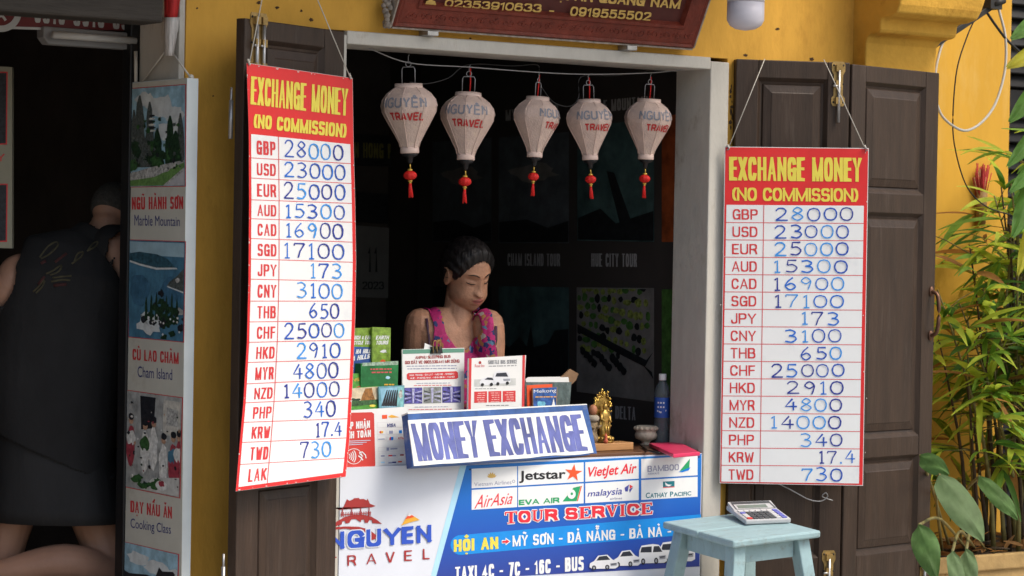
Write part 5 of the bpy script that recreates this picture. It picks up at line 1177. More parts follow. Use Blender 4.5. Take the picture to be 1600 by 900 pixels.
for s in (-1, 1):
    b.tube([sc+AX[0]*.0165*s+A([0, 0, .106]), sc+AX[0]*.021*s+A([0, 0, .085])-AX[1]*.004, sc+AX[0]*.012*s+A([0, 0, .078])-AX[1]*.015], [.0055, .005, .004], gild, 8)
    b.tube([sc+AX[0]*.018*s+A([0, 0, .09]), sc+AX[0]*.022*s+A([0, 0, .06]), sc+AX[0]*.019*s+A([0, 0, .035])], [.004, .005, .003], gild, 8)
    b.tube([sc+AX[0]*.006*s+A([0, 0, .06])-AX[1]*.012, sc+AX[0]*.005*s+A([0, 0, .03])-AX[1]*.012], .004, gild, 6)
b.build('figure', t)
b = MB(); hb = sc+AX[1]*.018; rows = []
out = [(.018, .02), (.031, .03), (.035, .06), (.034, .10), (.037, .125), (.033, .150), (.020, .168), (.004, .178)]
pts = [hb+AX[0]*(-x)+A([0, 0, z]) for x, z in out]+[hb+AX[0]*x+A([0, 0, z]) for x, z in out[::-1]]
b.slab(pts, AX[1]*.006, gild)
q4 = random.Random(11)
for x, z in out[2:]:
    for s in (-1, 1):
        for k in range(7): b.ball(hb+AX[0]*(s*x+q4.uniform(-.006, .005))+A([0, 0, z+q4.uniform(-.014, .014)])-AX[1]*q4.uniform(0, .006), q4.uniform(.0025, .0055), gildp if z > .12 and q4.random() < .6 else gild, 7)
b.build('halo', t)
c2 = ax(L*.20, .052, .028)
t = thing('carved_figure', 'brown and grey carved seated figure left of the golden statue, half behind the exchange sign', 'statue', c2)
b = MB(); wst = mat('carved_stone', (.22, .16, .09), .6, .5, 60, .4, 70)
b.lathe(c2, [(.028, 0), (.03, .02), (.022, .035), (.026, .06), (.024, .075), (.012, .085)], wst, 16, sy=.8, ax=AX); b.lathe(c2, [(.024, .078), (.028, .084), (.028, .094), (.02, .10)], mat('grey_wrap', (.32, .28, .22), .7, .3, 40), 16, ax=AX)
for s in (-1, 1): b.tube([c2+AX[0]*.022*s+A([0, 0, .09]), c2+AX[0]*.03*s+A([0, 0, .06])-AX[1]*.015, c2+AX[0]*.008*s+A([0, 0, .055])-AX[1]*.026], [.009, .008, .006], wst, 8)
b.ball(c2+AX[0]*.006+A([0, 0, .118]), (.017, .016, .02), mat('terracotta', (.36, .15, .08), .6, .3, 40), 14); b.build('figure', t)
cp = ax(L*.34, .004, .028)
t = thing('red_gourd', 'tiny orange-red gourd at the foot of the golden statue', 'ornament', cp)
b = MB(); b.lathe(cp, [(.004, 0), (.008, .004), (.0085, .01), (.005, .016), (.006, .021), (.0065, .026), (.003, .031), (.002, .036)], mat('gourd_red', (.55, .12, .06), .3), 16); b.build('gourd', t)
# bowl, jar, bottle, pink folder
cb = onz(1009, 696, Zc)
cb[1] += .0
t = thing('stone_bowl', 'small carved cream stone bowl beside the white jamb', 'bowl', cb); stn = mat('cream_stone', (.50, .44, .35), .5, .35, 40, .3, 60, stain=(.25, .18, .12), stain_amt=.6, stain_scale=20)
b = MB(); k = .043
b.lathe(cb, [(.018, .001), (.022, .004), (.014, .012), (.02, .018), (.038, .026), (.042, .038), (.040, .046), (.036, .05), (.040, .056), (.043, .064), (.041, .072), (.034, .074), (.031, .068), (.0, .064)], stn, 28)
for i in range(14): a = 2*math.pi*i/14; b.ball(cb+A([.041*math.cos(a), .041*math.sin(a), .064]), (.007, .007, .0075), stn, 8)
b.build('bowl', t)
cj = onz(1036, 689, Zc); t = thing('glass_jar', 'glass jar with grey lid half hidden behind the stone bowl', 'jar', cj)
b = MB(); b.lathe(cj, [(.026, .001), (.028, .004), (.028, .062), (.022, .068)], mat('dusty_jar', (.20, .14, .11), .2, .3, 14), 22); b.build('jar_body', t)
b = MB(); b.lathe(cj, [(.031, .066), (.033, .068), (.033, .080), (.029, .083), (.0, .083)], mat('grey_lid', (.24, .27, .31), .35), 24); b.build('lid', t)
cw = A([XR+.004, .235, Zc]); pxb = None
t = thing('water_bottle', 'clear plastic water bottle with blue label and white cap beside the jamb', 'bottle', cw)
hb_ = 0.27; pb_ = mat('clear_plastic', (.50, .56, .60), .08, trans=.85, ior=1.33)
b = MB(); b.lathe(cw, [(.026, .001), (.029, .005), (.029, .05), (.0275, .055), (.029, .06), (.0275, .09), (.029, .095), (.029, .105), (.0285, .14), (.029, .178), (.029, .195), (.024, .22), (.013, .238), (.012, .245)], pb_, 24); b.build('bottle_body', t)
b = MB(); lab = mat('bottle_label', (.03, .10, .42), .35); b.lathe(cw, [(.0292, .104), (.0294, .105), (.0294, .178), (.0292, .179)], lab, 28)
def LB(x, y, h): return cw+A([(.0296+h)*math.cos(x), (.0296+h)*math.sin(x), .18-y])
caps(b, LB, 'COOL', [(-2.9, .018), (-1.6, .018), (-1.6, .042), (-2.9, .042)], .1, white, .0006, .5) if False else b.stroke(LB, [(-2.9, .05), (-2.4, .056), (-1.7, .048)], .006, white, .0006)
for k in range(3): b.stroke(LB, [(-2.85+k*.35, .02), (-2.65+k*.35, .02), (-2.65+k*.35, .036), (-2.85+k*.35, .036)], .006, white, .0006+k*1e-4)
b.build('label', t)
b = MB(); b.lathe(cw, [(.014, .243), (.0145, .245), (.0145, .264), (.013, .267), (.0, .267)], paper, 20); b.build('cap', t)
t = thing('pink_folder', 'flat pink plastic folder lying on the counter end under the jamb', 'folder', onz(1055, 702, Zc)); pk = mat('pink_plastic', (.60, .035, .11), .35, .12, 20)
b = MB(); b.slab([onz(x, y, Zc+.016) for x, y in [(1014, 692), (1062, 690.5), (1094, 706), (1052, 709.5)]], (0, 0, -.014), pk); b.build('folder', t, bevel=.003)
b = MB(); b.tube([onz(1003, 697, Zc+.006), onz(1012, 704, Zc+.006), onz(1030, 708, Zc+.006)], .004, black); tag(b.build('black_cable'), 'short black cable beside the pink folder', 'cable')

RH = A([math.cos(YAW), -math.sin(YAW), 0]); FH = A([math.sin(YAW), math.cos(YAW), 0]); ZZ = A([0, 0, 1.0])
# ------------------------------------------------------------------ stool and calculator
ZS = .62
paleblue = mat('pale_blue_paint', (.30, .44, .47), .5, .12, 7, .3, 30, stain=(.20, .19, .16), stain_amt=.75, stain_scale=15, stretch=(1, 3, 1))
tn = rad(5.0); sn_ = ZZ*math.cos(tn)-FH*math.sin(tn); k0 = onz(1160, 826, ZS)
kl, kf, kr = [hit(x, y, k0, sn_) for x, y in ((1035, 814.5), (1146, 845.5), (1283, 829))]
cen = (kl+kr)/2; sx_ = (kr-kf); Lx = np.linalg.norm(sx_); sx_ /= Lx; sy_ = kl-kf; Ly = np.linalg.norm(sy_); sy_ = sy_-sx_*(sy_@sx_); sy_ /= np.linalg.norm(sy_)
ZO = k0[2]-ZS; cen = cen-sn_*ZS
st = thing('wooden_stool', 'pale blue-grey painted wooden stool holding the calculator in front of the shutter', 'stool', (cen[0], cen[1], .1))
FS = frame(cen, sx_, sy_, np.cross(sx_, sy_)); hx_, hy_ = Lx/2, Ly/2
b = MB(); b.box(FS, (-hx_, hx_), (-hy_, -.001), (ZS-.026, ZS), paleblue); b.box(FS, (-hx_, hx_), (.001, hy_), (ZS-.026, ZS-.0006), paleblue)
b.build('seat', st, bevel=.007)
it, ib, lw = .055, -.012, .052                   # inset at the top, splay at the floor
for i, (a, c) in enumerate(((-1, -1), (1, -1), (1, 1), (-1, 1))):
    tx, ty = a*(hx_-it), c*(hy_-it); bx_, by_ = a*(hx_-ib), c*(hy_-ib); rows = []
    for z, x, y in ((ZS-.0265, tx, ty), (.10, bx_, by_)):
        rows.append([FS(x-lw/2, y-lw/2, z), FS(x+lw/2, y-lw/2, z), FS(x+lw/2, y+lw/2, z), FS(x-lw/2, y+lw/2, z)])
    for r_ in rows[1]: r_[2] = .10
    b = MB(); b.grid(rows, paleblue, False, True, True); b.build('leg', st, bevel=.004)
for a in (-1, 1):
    k = .012
    b = MB(); b.box(FS, (-hx_+it+lw/2, hx_-it-lw/2), (a*(hy_-it-.006)-.011, a*(hy_-it-.006)+.011), (ZS-.095, ZS-.027), paleblue); b.build('apron', st, bevel=.002)
    b = MB(); b.box(FS, (a*(hx_-it-.006)-.011, a*(hx_-it-.006)+.011), (-hy_+it+lw/2, hy_-it-lw/2), (ZS-.095, ZS-.027), paleblue); b.build('apron', st, bevel=.002)
    f = (ZS-.40)/(ZS-.1); e = it+(ib-it)*f
    b = MB(); b.box(FS, (-hx_+e+lw/2-.004, hx_-e-lw/2+.004), (a*(hy_-e)-.011, a*(hy_-e)+.011), (.20, .235), paleblue); b.build('stretcher', st, bevel=.002)
ca = [hit(x, y, k0+sn_*.004, sn_) for x, y in ((1165, 819.5), (1236, 816.5))]
ux = ca[1]-ca[0]; Wc = np.linalg.norm(ux); ux /= Wc; vy = np.cross(sn_, ux); Dc = .19; o = (ca[0]+ca[1])/2+vy*Dc/2
t = thing('calculator', 'grey desktop calculator with blue and red keys lying on the stool', 'calculator', o)
tilt = .10; vyt = vy*math.cos(tilt)+sn_*math.sin(tilt); nz_ = -vy*math.sin(tilt)+sn_*math.cos(tilt)
FC = frame(o-vy*Dc/2+sn_*.002, ux, vyt, nz_); grp = mat('calc_grey', (.50, .50, .51), .4, .05, 20); dkg = mat('calc_dark', (.05, .055, .06), .3); lcd = mat('lcd_green', (.16, .20, .17), .2); kb_ = mat('key_blue', (.13, .14, .50), .4); kr_ = mat('key_red', (.60, .05, .04), .4); kd_ = mat('key_dark', (.06, .065, .07), .4); kw_ = mat('key_pale', (.58, .58, .58), .4)
b = MB(); b.box(FC, (-Wc/2, Wc/2), (0, Dc), (-.004, .014), grp); b.build('case', t, bevel=.005)
b = MB(); b.slab([FC(-Wc/2+.004, Dc*.62, .0142), FC(Wc/2-.004, Dc*.62, .0142), FC(Wc/2-.004, Dc*.985, .026), FC(-Wc/2+.004, Dc*.985, .026)], FC(0, 0, -.008)-FC(0, 0, 0), grp)
def onS(x, y, h): return FC(x, y, .0142+(y/Dc-.62)/.365*.0118+h)
b.poly([onS(x, y, .0008) for x, y in ((-Wc/2+.012, Dc*.66), (Wc/2-.006, Dc*.66), (Wc/2-.012, Dc*.97), (-Wc/2+.012, Dc*.97))], dkg)
b.poly([onS(x, y, .0014) for x, y in ((-Wc/2+.016, Dc*.665), (Wc/2-.014, Dc*.665), (Wc/2-.018, Dc*.86), (-Wc/2+.016, Dc*.86))], grp); b.poly([onS(x, y, .002) for x, y in ((-Wc/2+.024, Dc*.69), (Wc/2-.036, Dc*.69), (Wc/2-.036, Dc*.82), (-Wc/2+.024, Dc*.82))], lcd)
b.build('display', t)
for r in range(5):
    for k in range(7):
        x = -Wc/2+.011+k*(Wc-.02)/7; y = .006+r*Dc*.115; m = kd_ if 1 <= k <= 4 and r < 4 else kw_
        if k == 6: m = kb_
        if k == 0: m = kr_ if r in (0,) else kb_ if r == 3 else kw_
        b = MB(); b.box(FC, (x, x+Wc*.105), (y, y+Dc*.085), (.0142, .018), m); b.build('key', t, bevel=.0012)

# ------------------------------------------------------------------ people
def to_mesh_remeshed(mb, voxel, smooth=4):
    me = bpy.data.meshes.new('body'); me.from_pydata([tuple(v) for v in mb.v], [], mb.f); me.update()
    o = bpy.data.objects.new('body', me); COL.objects.link(o)
    r = o.modifiers.new('r', 'REMESH'); r.mode = 'VOXEL'; r.voxel_size = voxel
    if smooth: sm = o.modifiers.new('s', 'SMOOTH'); sm.factor = .5; sm.iterations = smooth
    bpy.context.view_layer.update(); dg = bpy.context.evaluated_depsgraph_get(); m2 = bpy.data.meshes.new_from_object(o.evaluated_get(dg))
    n = len(m2.vertices); co_ = np.empty(n*3); m2.vertices.foreach_get('co', co_); co_ = co_.reshape(-1, 3); no = np.empty(n*3); m2.vertex_normals.foreach_get('vector', no); no = no.reshape(-1, 3)
    fs_ = [tuple(p.vertices) for p in m2.polygons]
    bpy.data.objects.remove(o); bpy.data.meshes.remove(me); bpy.data.meshes.remove(m2)
    return co_, no, fs_
def limb(b, pts, rs, m, n=16, k=6, sq=1.0):
    pts = [A(p, float) for p in pts]; P2 = smooth_path(pts, k); R2 = [float(x[0]) for x in smooth_path([A([r, 0.0]) for r in rs], k)]
    b.tube(P2, R2, m, n, sq)
    b.ball(pts[0], rs[0], m, 12); b.ball(pts[-1], rs[-1], m, 12)
def loft(b, secs, m, n=28):
    """torso: sections (centre, half-width along side, half-depth along front, side axis, front axis)"""
    rows = []
    for c, wx, wy, sx, fy in secs:
        rows.append([A(c)+A(sx)*wx*math.copysign(abs(math.cos(a))**.85, math.cos(a))+A(fy)*wy*math.copysign(abs(math.sin(a))**.9, math.sin(a)) for a in [2*math.pi*j/n for j in range(n)]])
    b.grid(rows, m, True, True, True)
skin = mat('warm_skin', (.45, .235, .145), .5, .20, 26, .25, 150, sss=.06)
skin2 = mat('pale_leg_skin', (.36, .20, .14), .5, .08, 9, .1, 100, sss=.06)
hairm = mat('black_hair', (.010, .008, .008), .45, .5, 60, .6, 90, stretch=(1, 1, .2), spec=.35)
RH = A([math.cos(YAW), -math.sin(YAW), 0]); FH = A([math.sin(YAW), math.cos(YAW), 0]); ZZ = A([0, 0, 1.0])
def ell_r(d, c, R):
    d_, c_ = d/R, c/R; a = (d_*d_).sum(-1); bq = (d_*c_).sum(-1); cc = (c_*c_).sum(-1)-1
    disc = np.maximum(bq*bq-a*cc, 0); return np.where(bq*bq-a*cc > 0, (bq+np.sqrt(disc))/a, 0.0)
def head_r(d, face=True):
    d = np.asarray(d, float); d = d/np.linalg.norm(d, axis=-1, keepdims=True)
    r1 = ell_r(d, A([0, -.014, .026]), A([.073, .090, .088])); r2 = ell_r(d, A([0, .020, -.048]), A([.064, .064, .063]))
    k = 130.0; r = np.log(np.exp(k*r1)+np.exp(k*r2))/k
    if not face: return r
    p = d*r[..., None]; x, y, z = p[..., 0], p[..., 1], p[..., 2]; fr_ = np.clip((y-.01)/.04, 0, 1)
    g = lambda cx, cz, sx, sz: np.exp(-((np.abs(x)-cx)/sx)**2-((z-cz)/sz)**2)
    t = np.clip((.030-z)/.056, 0, 1); nz = np.where(z < -.026, np.exp(-((z+.026)/.006)**2), 1.0)*np.where(z > .03, np.exp(-((z-.03)/.012)**2), 1.0)
    r = r+fr_*((.003+.017*t**1.5)*nz*np.exp(-(x/(.0075+.006*t))**2)+.008*g(.0125, -.022, .007, .007)-.012*g(.030, .017, .017, .011)+.0075*g(.031, .012, .013, .008)-.0015*g(.031, .006, .014, .0025)
               +.004*g(.030, .036, .020, .007)+.005*np.exp(-(x/.03)**2-((z+.048)/.02)**2)+.005*np.exp(-(x/.021)**2-((z+.0455)/.005)**2)+.006*np.exp(-(x/.018)**2-((z+.0585)/.006)**2)-.0045*np.exp(-(x/.023)**2-((z+.0515)/.0024)**2)
               -.003*np.exp(-(x/.018)**2-((z+.070)/.007)**2)+.008*np.exp(-(x/.018)**2-((z+.088)/.013)**2)+.004*g(.044, -.008, .018, .018)-.0028*np.exp(-((np.abs(x)-(.016+.45*np.clip(-.026-z, 0, .04)))/.0035)**2)*np.clip((-.024-z)/.006, 0, 1)*np.clip((z+.064)/.006, 0, 1)
               +.003*g(.046, -.045, .016, .016)-.002*g(.030, -.004, .013, .0035)-.0012*np.exp(-(x/.03)**2-((z-.062)/.0028)**2))
    return r
def sphere_dirs(n, m_):
    return [[A([math.sin(th)*math.sin(ph), math.sin(th)*math.cos(ph), -math.cos(th)]) for ph in [2*math.pi*j/m_ for j in range(m_)]] for th in [math.pi*(.004+.992*i/n) for i in range(n+1)]]
class Head:
    def __init__(s, c, yaw, pitch, roll=0.0, sc=1.0):
        """yaw 0 looks at the camera, positive to the picture's right; pitch positive looks down"""
        y, p = rad(yaw), rad(pitch); h = -FH*math.cos(y)+RH*math.sin(y); s.fw = h*math.cos(p)-ZZ*math.sin(p); up = h*math.sin(p)+ZZ*math.cos(p)
        rt = np.cross(s.fw, up); cr, sr = math.cos(rad(roll)), math.sin(rad(roll)); s.rt = rt*cr+up*sr; s.up = up*cr-rt*sr; s.c = A(c, float); s.sc = sc
    def __call__(s, p): p = A(p)*s.sc; return s.c+s.rt*p[0]+s.fw*p[1]+s.up*p[2]
    def loc(s, P): q = (np.asarray(P)-s.c)/s.sc; return np.stack([q@s.rt, q@s.fw, q@s.up], -1)
    def mesh(s, b, m, n=64, mm=96):
        rows = [[s(d*r) for d, r in zip(row, head_r(A(row)))] for row in sphere_dirs(n, mm)]; b.grid(rows, m, True, True, True)
        for sg in (-1, 1):
            b.ball(s((sg*.074, -.012, -.004)), (.010*s.sc, .017*s.sc, .030*s.sc), m, 14, ax=(s.rt*1.0, s.fw, s.up))
            b.tube([s((sg*(.080+.004*math.sin(a)), -.016+.016*math.cos(a)*1.0, .002+.027*math.sin(a))) for a in [rad(q) for q in range(-60, 200, 20)]], .0045*s.sc, m, 8)
    def surf(s, x, z, off=.0008):
        y = .1; 
        for _ in range(8):
            d = A([x, y, z]); r = float(head_r(d)); y = math.sqrt(max(r*r-x*x-z*z, 1e-6))
        d = A([x, y, z]); return s(d*(1+off/np.linalg.norm(d)))
def body_object(name, parent, co_, fs_, m_of, mats):
    b = MB(); b.v = [tuple(v) for v in co_]; b.f = fs_; b.mats = mats; b.m = m_of; b.s = [True]*len(fs_); return b.build(name, parent)
def cloth_from(name, parent, co_, no, fs_, keep, off, m, th=.003):
    """garment: the body faces for which keep holds, pushed out along the normals"""
    C_ = A([co_[list(f)].mean(0) for f in fs_]); K = keep(C_); used = sorted({i for f, k in zip(fs_, K) if k for i in f}); mp = {u: i for i, u in enumerate(used)}
    b = MB(); b.add(co_[used]+no[used]*off, [tuple(mp[i] for i in f) for f, k in zip(fs_, K) if k], m, True)
    o = b.build(name, parent); s_m = o.modifiers.new('cloth', 'SOLIDIFY'); s_m.thickness = th; s_m.offset = 0
    return o
def pd(px, py, base, off=0.0): return dep(px, py, base+off)
def hand(b, wrist, dirv, nrm, size, m):
    """relaxed hand: palm, four unequal bent fingers and a thumb from the side of the palm"""
    d = A(dirv, float); d /= np.linalg.norm(d); n = A(nrm, float); n = n-d*(n@d); n /= np.linalg.norm(n); s = np.cross(d, n)
    F = lambda a, e, f: A(wrist)+d*a*size+s*e*size+n*f*size
    for e in (-.16, 0, .16): limb(b, [F(0, e*.5, 0), F(.3, e, .0), F(.52, e*1.15, 0)], [.13*size, .13*size, .11*size], m, 10, 3)
    for e, L in ((-.21, .40), (-.07, .47), (.07, .44), (.20, .34)):
        limb(b, [F(.5, e, 0), F(.5+L*.45, e*1.1, -.03), F(.5+L*.75, e*1.12, -.12), F(.5+L*.9, e*1.12, -.22)], [.068*size, .063*size, .056*size, .046*size], m, 8, 3)
    limb(b, [F(.12, -.16, 0), F(.3, -.34, -.05), F(.5, -.38, -.1)], [.09*size, .07*size, .055*size], m, 8, 3)

# --- the woman behind the counter
DW = 9.66
wm = thing('person', 'woman with black tied-back hair in a pink floral sleeveless top looking down behind the counter', 'person', (*(pd(715, 600, DW)[:2]), .09))
HW = Head(pd(730.5, 431, DW), 40, 26, -5, 1.08)
ta = rad(28); tf = -FH*math.cos(ta)+RH*math.sin(ta); ts = np.cross(tf, ZZ)            # torso front and side (picture right)
b = MB(); HW.mesh(b, skin)
T = lambda px, py, f=0.0, s=0.0: pd(px, py, DW)+tf*f+ts*s
nb = T(716, 506, -.02); ntop = HW((0, -.018, -.055))
limb(b, [nb+A([0, 0, -.03]), nb*.45+ntop*.55, ntop], [.060, .052, .052], skin, 18)
cs = T(709, 530, -.035)
secs = [(cs+ZZ*.115, .05, .045), (cs+ZZ*.092, .092, .055), (cs+ZZ*.062, .132, .070), (cs+ZZ*.03, .146, .082), (cs+ZZ*-.02, .140, .094), (cs+ZZ*-.09, .136, .104), (cs+ZZ*-.17, .148, .108), (cs+ZZ*-.28, .138, .10), (cs+ZZ*-.38, .150, .105), (cs+ZZ*-.48, .170, .118), (cs+ZZ*-.55, .165, .118)]
loft(b, [(c, w_, d_, ts, tf) for c, w_, d_ in secs], skin)
for sg in (-1, 1): b.ball(cs+ts*.075*sg+tf*.072-ZZ*.10, (.062, .05, .06), skin, 16, ax=(ts, tf, ZZ))
shL, shR = T(655, 506, .01), T(763, 508, .0)
elL, elR = T(649, 618, .0), T(768, 618, .0)
haL, haR = T(700, 640, .20), T(752, 642, .20)
for sh, el, ha in ((shL, elL, haL), (shR, elR, haR)):
    limb(b, [sh, sh*.75+el*.25, sh*.4+el*.6, el, el*.5+ha*.5, ha], [.058, .058, .050, .040, .036, .026], skin, 18)
    hand(b, ha, ha-el, ZZ, .10, skin)
hipc = cs-ZZ*.55
for sg in (-1, 1):
    h0 = hipc+ts*.085*sg; z0 = h0[2]
    limb(b, [h0, A([h0[0], h0[1], z0*.55]), A([h0[0], h0[1], .15])], [.085, .06, .042], skin, 16)
    b.ball(A([h0[0], h0[1], .125])+tf*.05, (.045, .11, .035), skin, 14, ax=(ts, tf, ZZ))
co_, no, fs_ = to_mesh_remeshed(b, .0027, 4)
C_ = A([co_[list(f)].mean(0) for f in fs_]); Lh = HW.loc(C_)
lipm = mat('lips', (.40, .13, .105), .45); darkskin = mat('lid_shadow_skin', (.19, .09, .06), .5)
mid = np.zeros(len(fs_), int)
lip = (Lh[:, 1] > .06) & (np.abs(Lh[:, 2]+.052) < .0100*(1-np.minimum(1, (np.abs(Lh[:, 0])/.025))**2)); mid[lip] = 1
body_object('body', wm, co_, fs_, mid.tolist(), [skin, lipm])
# face details that lie on the skin
b = MB(); browm = mat('brow', (.035, .022, .016), .7)
for sg in (-1, 1): b = MB(); b.tube([HW.surf(sg*x, z, .0006) for x, z in ((.012, .033), (.022, .0385), (.034, .0395), (.046, .034))], [.0018, .0026, .0024, .001], browm, 6); b.build('eyebrow', wm)
for sg in (-1, 1): b = MB(); b.tube([HW.surf(sg*x, z, .0008) for x, z in ((.017, .0065), (.024, .0045), (.032, .004), (.040, .0055), (.046, .008))], [.001, .002, .0024, .002, .001], browm, 6); b.build('lashes', wm)
b = MB(); b.tube([HW.surf(x, z, .0004) for x, z in ((-.022, -.0515), (-.01, -.0512), (0, -.052), (.01, -.0512), (.022, -.0515))], [.0006, .001, .001, .001, .0006], mat('mouth_line', (.07, .025, .02), .6), 6); b.build('mouth_line', wm)
# hair swept back from the forehead into a low knot
rows = []
q5 = random.Random(4)
for row in sphere_dirs(56, 96):
    rr = head_r(A(row), False); out_ = []
    for d, r in zip(row, rr):
        p = d*r; x, y, z = p
        e_front = math.sqrt((x/.0655)**2+((z+.020)/.102)**2) if y > -.012 else 9
        if y > -.012:
            side = min(1, max(0, (y+.012)/.02)); val = (e_front-1)*side+(1-side)*(.35 if z > -.02 else -.4)
            if y < .012 and z < .028 and abs(x) > .05: val = min(val, -.2)
            if z < -.012 and abs(x) > .035: val = min(val, -.4)
        else:
            val = .4 if z > -.06 else .4-(-.06-z)*30
            if y > -.05 and z < -.02: val = min(val, -.4)
        tt = max(-.012, min(1, val/.16)*.016) if val > 0 else max(-.014, val*.08)
        lump = .002*math.sin(38*math.atan2(x, max(.02, z+.05)))+.001*q5.random()
        out_.append(HW(d*(r+tt+(lump if tt > 0 else 0))))
    rows.append(out_)
b = MB(); b.grid(rows, hairm, True, True, True)
b.ball(HW((0, -.112, -.005)), (.036, .030, .034), hairm, 16, ax=(HW.rt, HW.fw, HW.up))
for k in range(26):                                             # loose strands along the hairline
    a = rad(q5.uniform(20, 160)); x0, z0 = .066*math.cos(a), -.020+.101*math.sin(a)
    if z0 > .02: b.tube([HW.surf(x0*.98, z0*.97, .001), HW.surf(x0*1.0, z0*1.02+.002, .004), HW((x0*.9, .02, .098))], [.0006, .0012, .001], hairm, 5)
for k in range(40):
    d = A([q5.uniform(-1, 1), q5.uniform(-1, .1), q5.uniform(-.3, 1)]); d /= np.linalg.norm(d); r = float(head_r(d, False))+.015; d2 = d+A([q5.uniform(-.2, .2), -.35, -.1]); d2 /= np.linalg.norm(d2); r2 = float(head_r(d2, False))+.016
    b.tube([HW(d*r), HW((d*r+d2*r2)/2*1.035), HW(d2*r2)], [.0007, .0013, .0008], hairm, 4)
b.build('hair', wm)
b = MB(); spark = mat('hair_clip', (.6, .6, .6), .25, metal=.6)
for k in range(6): b.ball(HW((.045+.012*math.cos(k), -.10+.006*math.sin(k*2), -.012+.008*math.sin(k*1.3))), .003, spark, 8) if False else b.ball(HW((-.07-.004*(k % 2), -.055-.006*k, -.002+.010*math.sin(k*1.7))), .0035, spark, 8)
b.build('hair_clip', wm)
# floral top
fl = bpy.data.materials.new('pink_floral_cloth'); fl.use_nodes = True; n = fl.node_tree; p = n.nodes['Principled BSDF']; p.inputs['Roughness'].default_value = .7
tc = n.nodes.new('ShaderNodeTexCoord'); vo = n.nodes.new('ShaderNodeTexVoronoi'); vo.inputs['Scale'].default_value = 68; nz2 = n.nodes.new('ShaderNodeTexNoise'); nz2.inputs['Scale'].default_value = 60
mx = n.nodes.new('ShaderNodeMix'); mx.data_type = 'RGBA'; mx.inputs[0].default_value = .025
n.links.new(tc.outputs['Object'], nz2.inputs['Vector']); n.links.new(tc.outputs['Object'], mx.inputs[6]); n.links.new(nz2.outputs['Color'], mx.inputs[7]); n.links.new(mx.outputs[2], vo.inputs['Vector'])
cr = n.nodes.new('ShaderNodeValToRGB'); cr.color_ramp.interpolation = 'CONSTANT'; n.links.new(vo.outputs['Color'], cr.inputs[0])
cols = [(0, (.42, .012, .13)), (.46, (.52, .02, .17)), (.60, (.02, .03, .14)), (.68, (.40, .17, .06)), (.74, (.46, .02, .15)), (.80, (.10, .22, .34)), (.86, (.45, .40, .34)), (.92, (.03, .02, .04))]
cr.color_ramp.elements[0].color = cols[0][1]+(1,); cr.color_ramp.elements[1].position = cols[1][0]; cr.color_ramp.elements[1].color = cols[1][1]+(1,)
for po, c in cols[2:]: e = cr.color_ramp.elements.new(po); e.color = c+(1,)
n.links.new(cr.outputs[0], p.inputs['Base Color']); MATS['floral'] = fl
arm_axis = lambda P: (np.asarray(P)-cs)@ts
def keep_top(P):
    u = (P-cs)@ts; f = (P-cs)@tf; z = (P-cs)[:, 2]; au = np.abs(u+.004)
    strap = (au > .062) & (au < .098) & (z > -.01) & (z < .118)
    neck = np.where(f > -.01, -.036+ (np.clip(au/.075, 0, 1)**2.2)*.10, .03)          # scooped neckline
    armh = np.where(z > -.06, .112-.35*np.clip(z+.06, 0, .1)*.4, .150)
    body_ = (z < neck) & (au < armh) & (z > -.5)
    notarm = (np.abs(u) < .158)
    return ((body_ & notarm) | (strap & (z < .125))) & (z > -.5)
cloth_from('floral_top', wm, co_, no, fs_, keep_top, .0045, fl)
strapm = mat('plum_strap', (.06, .025, .05), .6)
b = MB()
for sg, pxs in ((-1, (687, 505, 692, 530)), (1, (757, 490, 757, 545))): 
    u = .112*sg; pts = []
    for z in (.075, .05, .0, -.04, -.07): pts.append(z)
    L = []
    b = MB()
    for z in pts:
        d2 = ((co_-cs)@ts-u)**2*1.0+((co_-cs)[:, 2]-z)**2+np.where((co_-cs)@tf > -.0, 0, 9); i = int(d2.argmin()); L.append(co_[i]+no[i]*.002)
    b.tube(L, .0055, strapm, 8, .5); b.build('strap', wm)
trm = mat('dark_trousers', (.02, .02, .025), .8)
cloth_from('trousers', wm, co_, no, fs_, lambda P: (P[:, 2] < cs[2]-.46) & (P[:, 2] > .2) & (np.abs((P-cs)@ts) < .21) & ((P-cs)@tf < .14), .012, trm)

# --- the man kneeling in the doorway, seen from behind
DM = 9.0
mn = thing('person', 'person in black sleeveless top and shorts kneeling with back turned in the dark doorway', 'person', (*(pd(80, 700, DM)[:2]), .09))
skinm = mat('man_skin', (.36, .20, .135), .5, .10, 9, .1, 90, sss=.06)
b = MB(); G = lambda px, py, o=0.0: pd(px, py, DM, o)
HM = Head(G(180, 340, .09), 146, 40, 10, 1.0); HM.mesh(b, skinm, 40, 60)
limb(b, [G(128, 400, .02), G(158, 370, .05), HM((0, -.02, -.05))], [.075, .062, .056], skinm)
tl = (G(60, 700)-G(110, 400)); tl /= np.linalg.norm(tl); side = RH-tl*(RH@tl); side /= np.linalg.norm(side); fr2 = np.cross(side, tl)
hs = lambda px, py, w_, d_, o=0.0: (G(px, py, o), w_, d_, side, fr2)
loft(b, [hs(128, 372, .05, .06, .03), hs(118, 390, .15, .09, .02), hs(108, 430, .190, .115), hs(96, 490, .198, .125), hs(88, 560, .195, .125), hs(84, 640, .19, .13), hs(84, 700, .178, .135), hs(86, 760, .178, .14), hs(90, 800, .17, .13)], skinm)
limb(b, [G(178, 388, .0), G(190, 420, .0), G(204, 500, .04), G(205, 600, .25)], [.062, .056, .044, .035], skinm); hand(b, G(205, 600, .25), G(190, 660, .35)-G(205, 600, .25), -FH, .11, skinm)
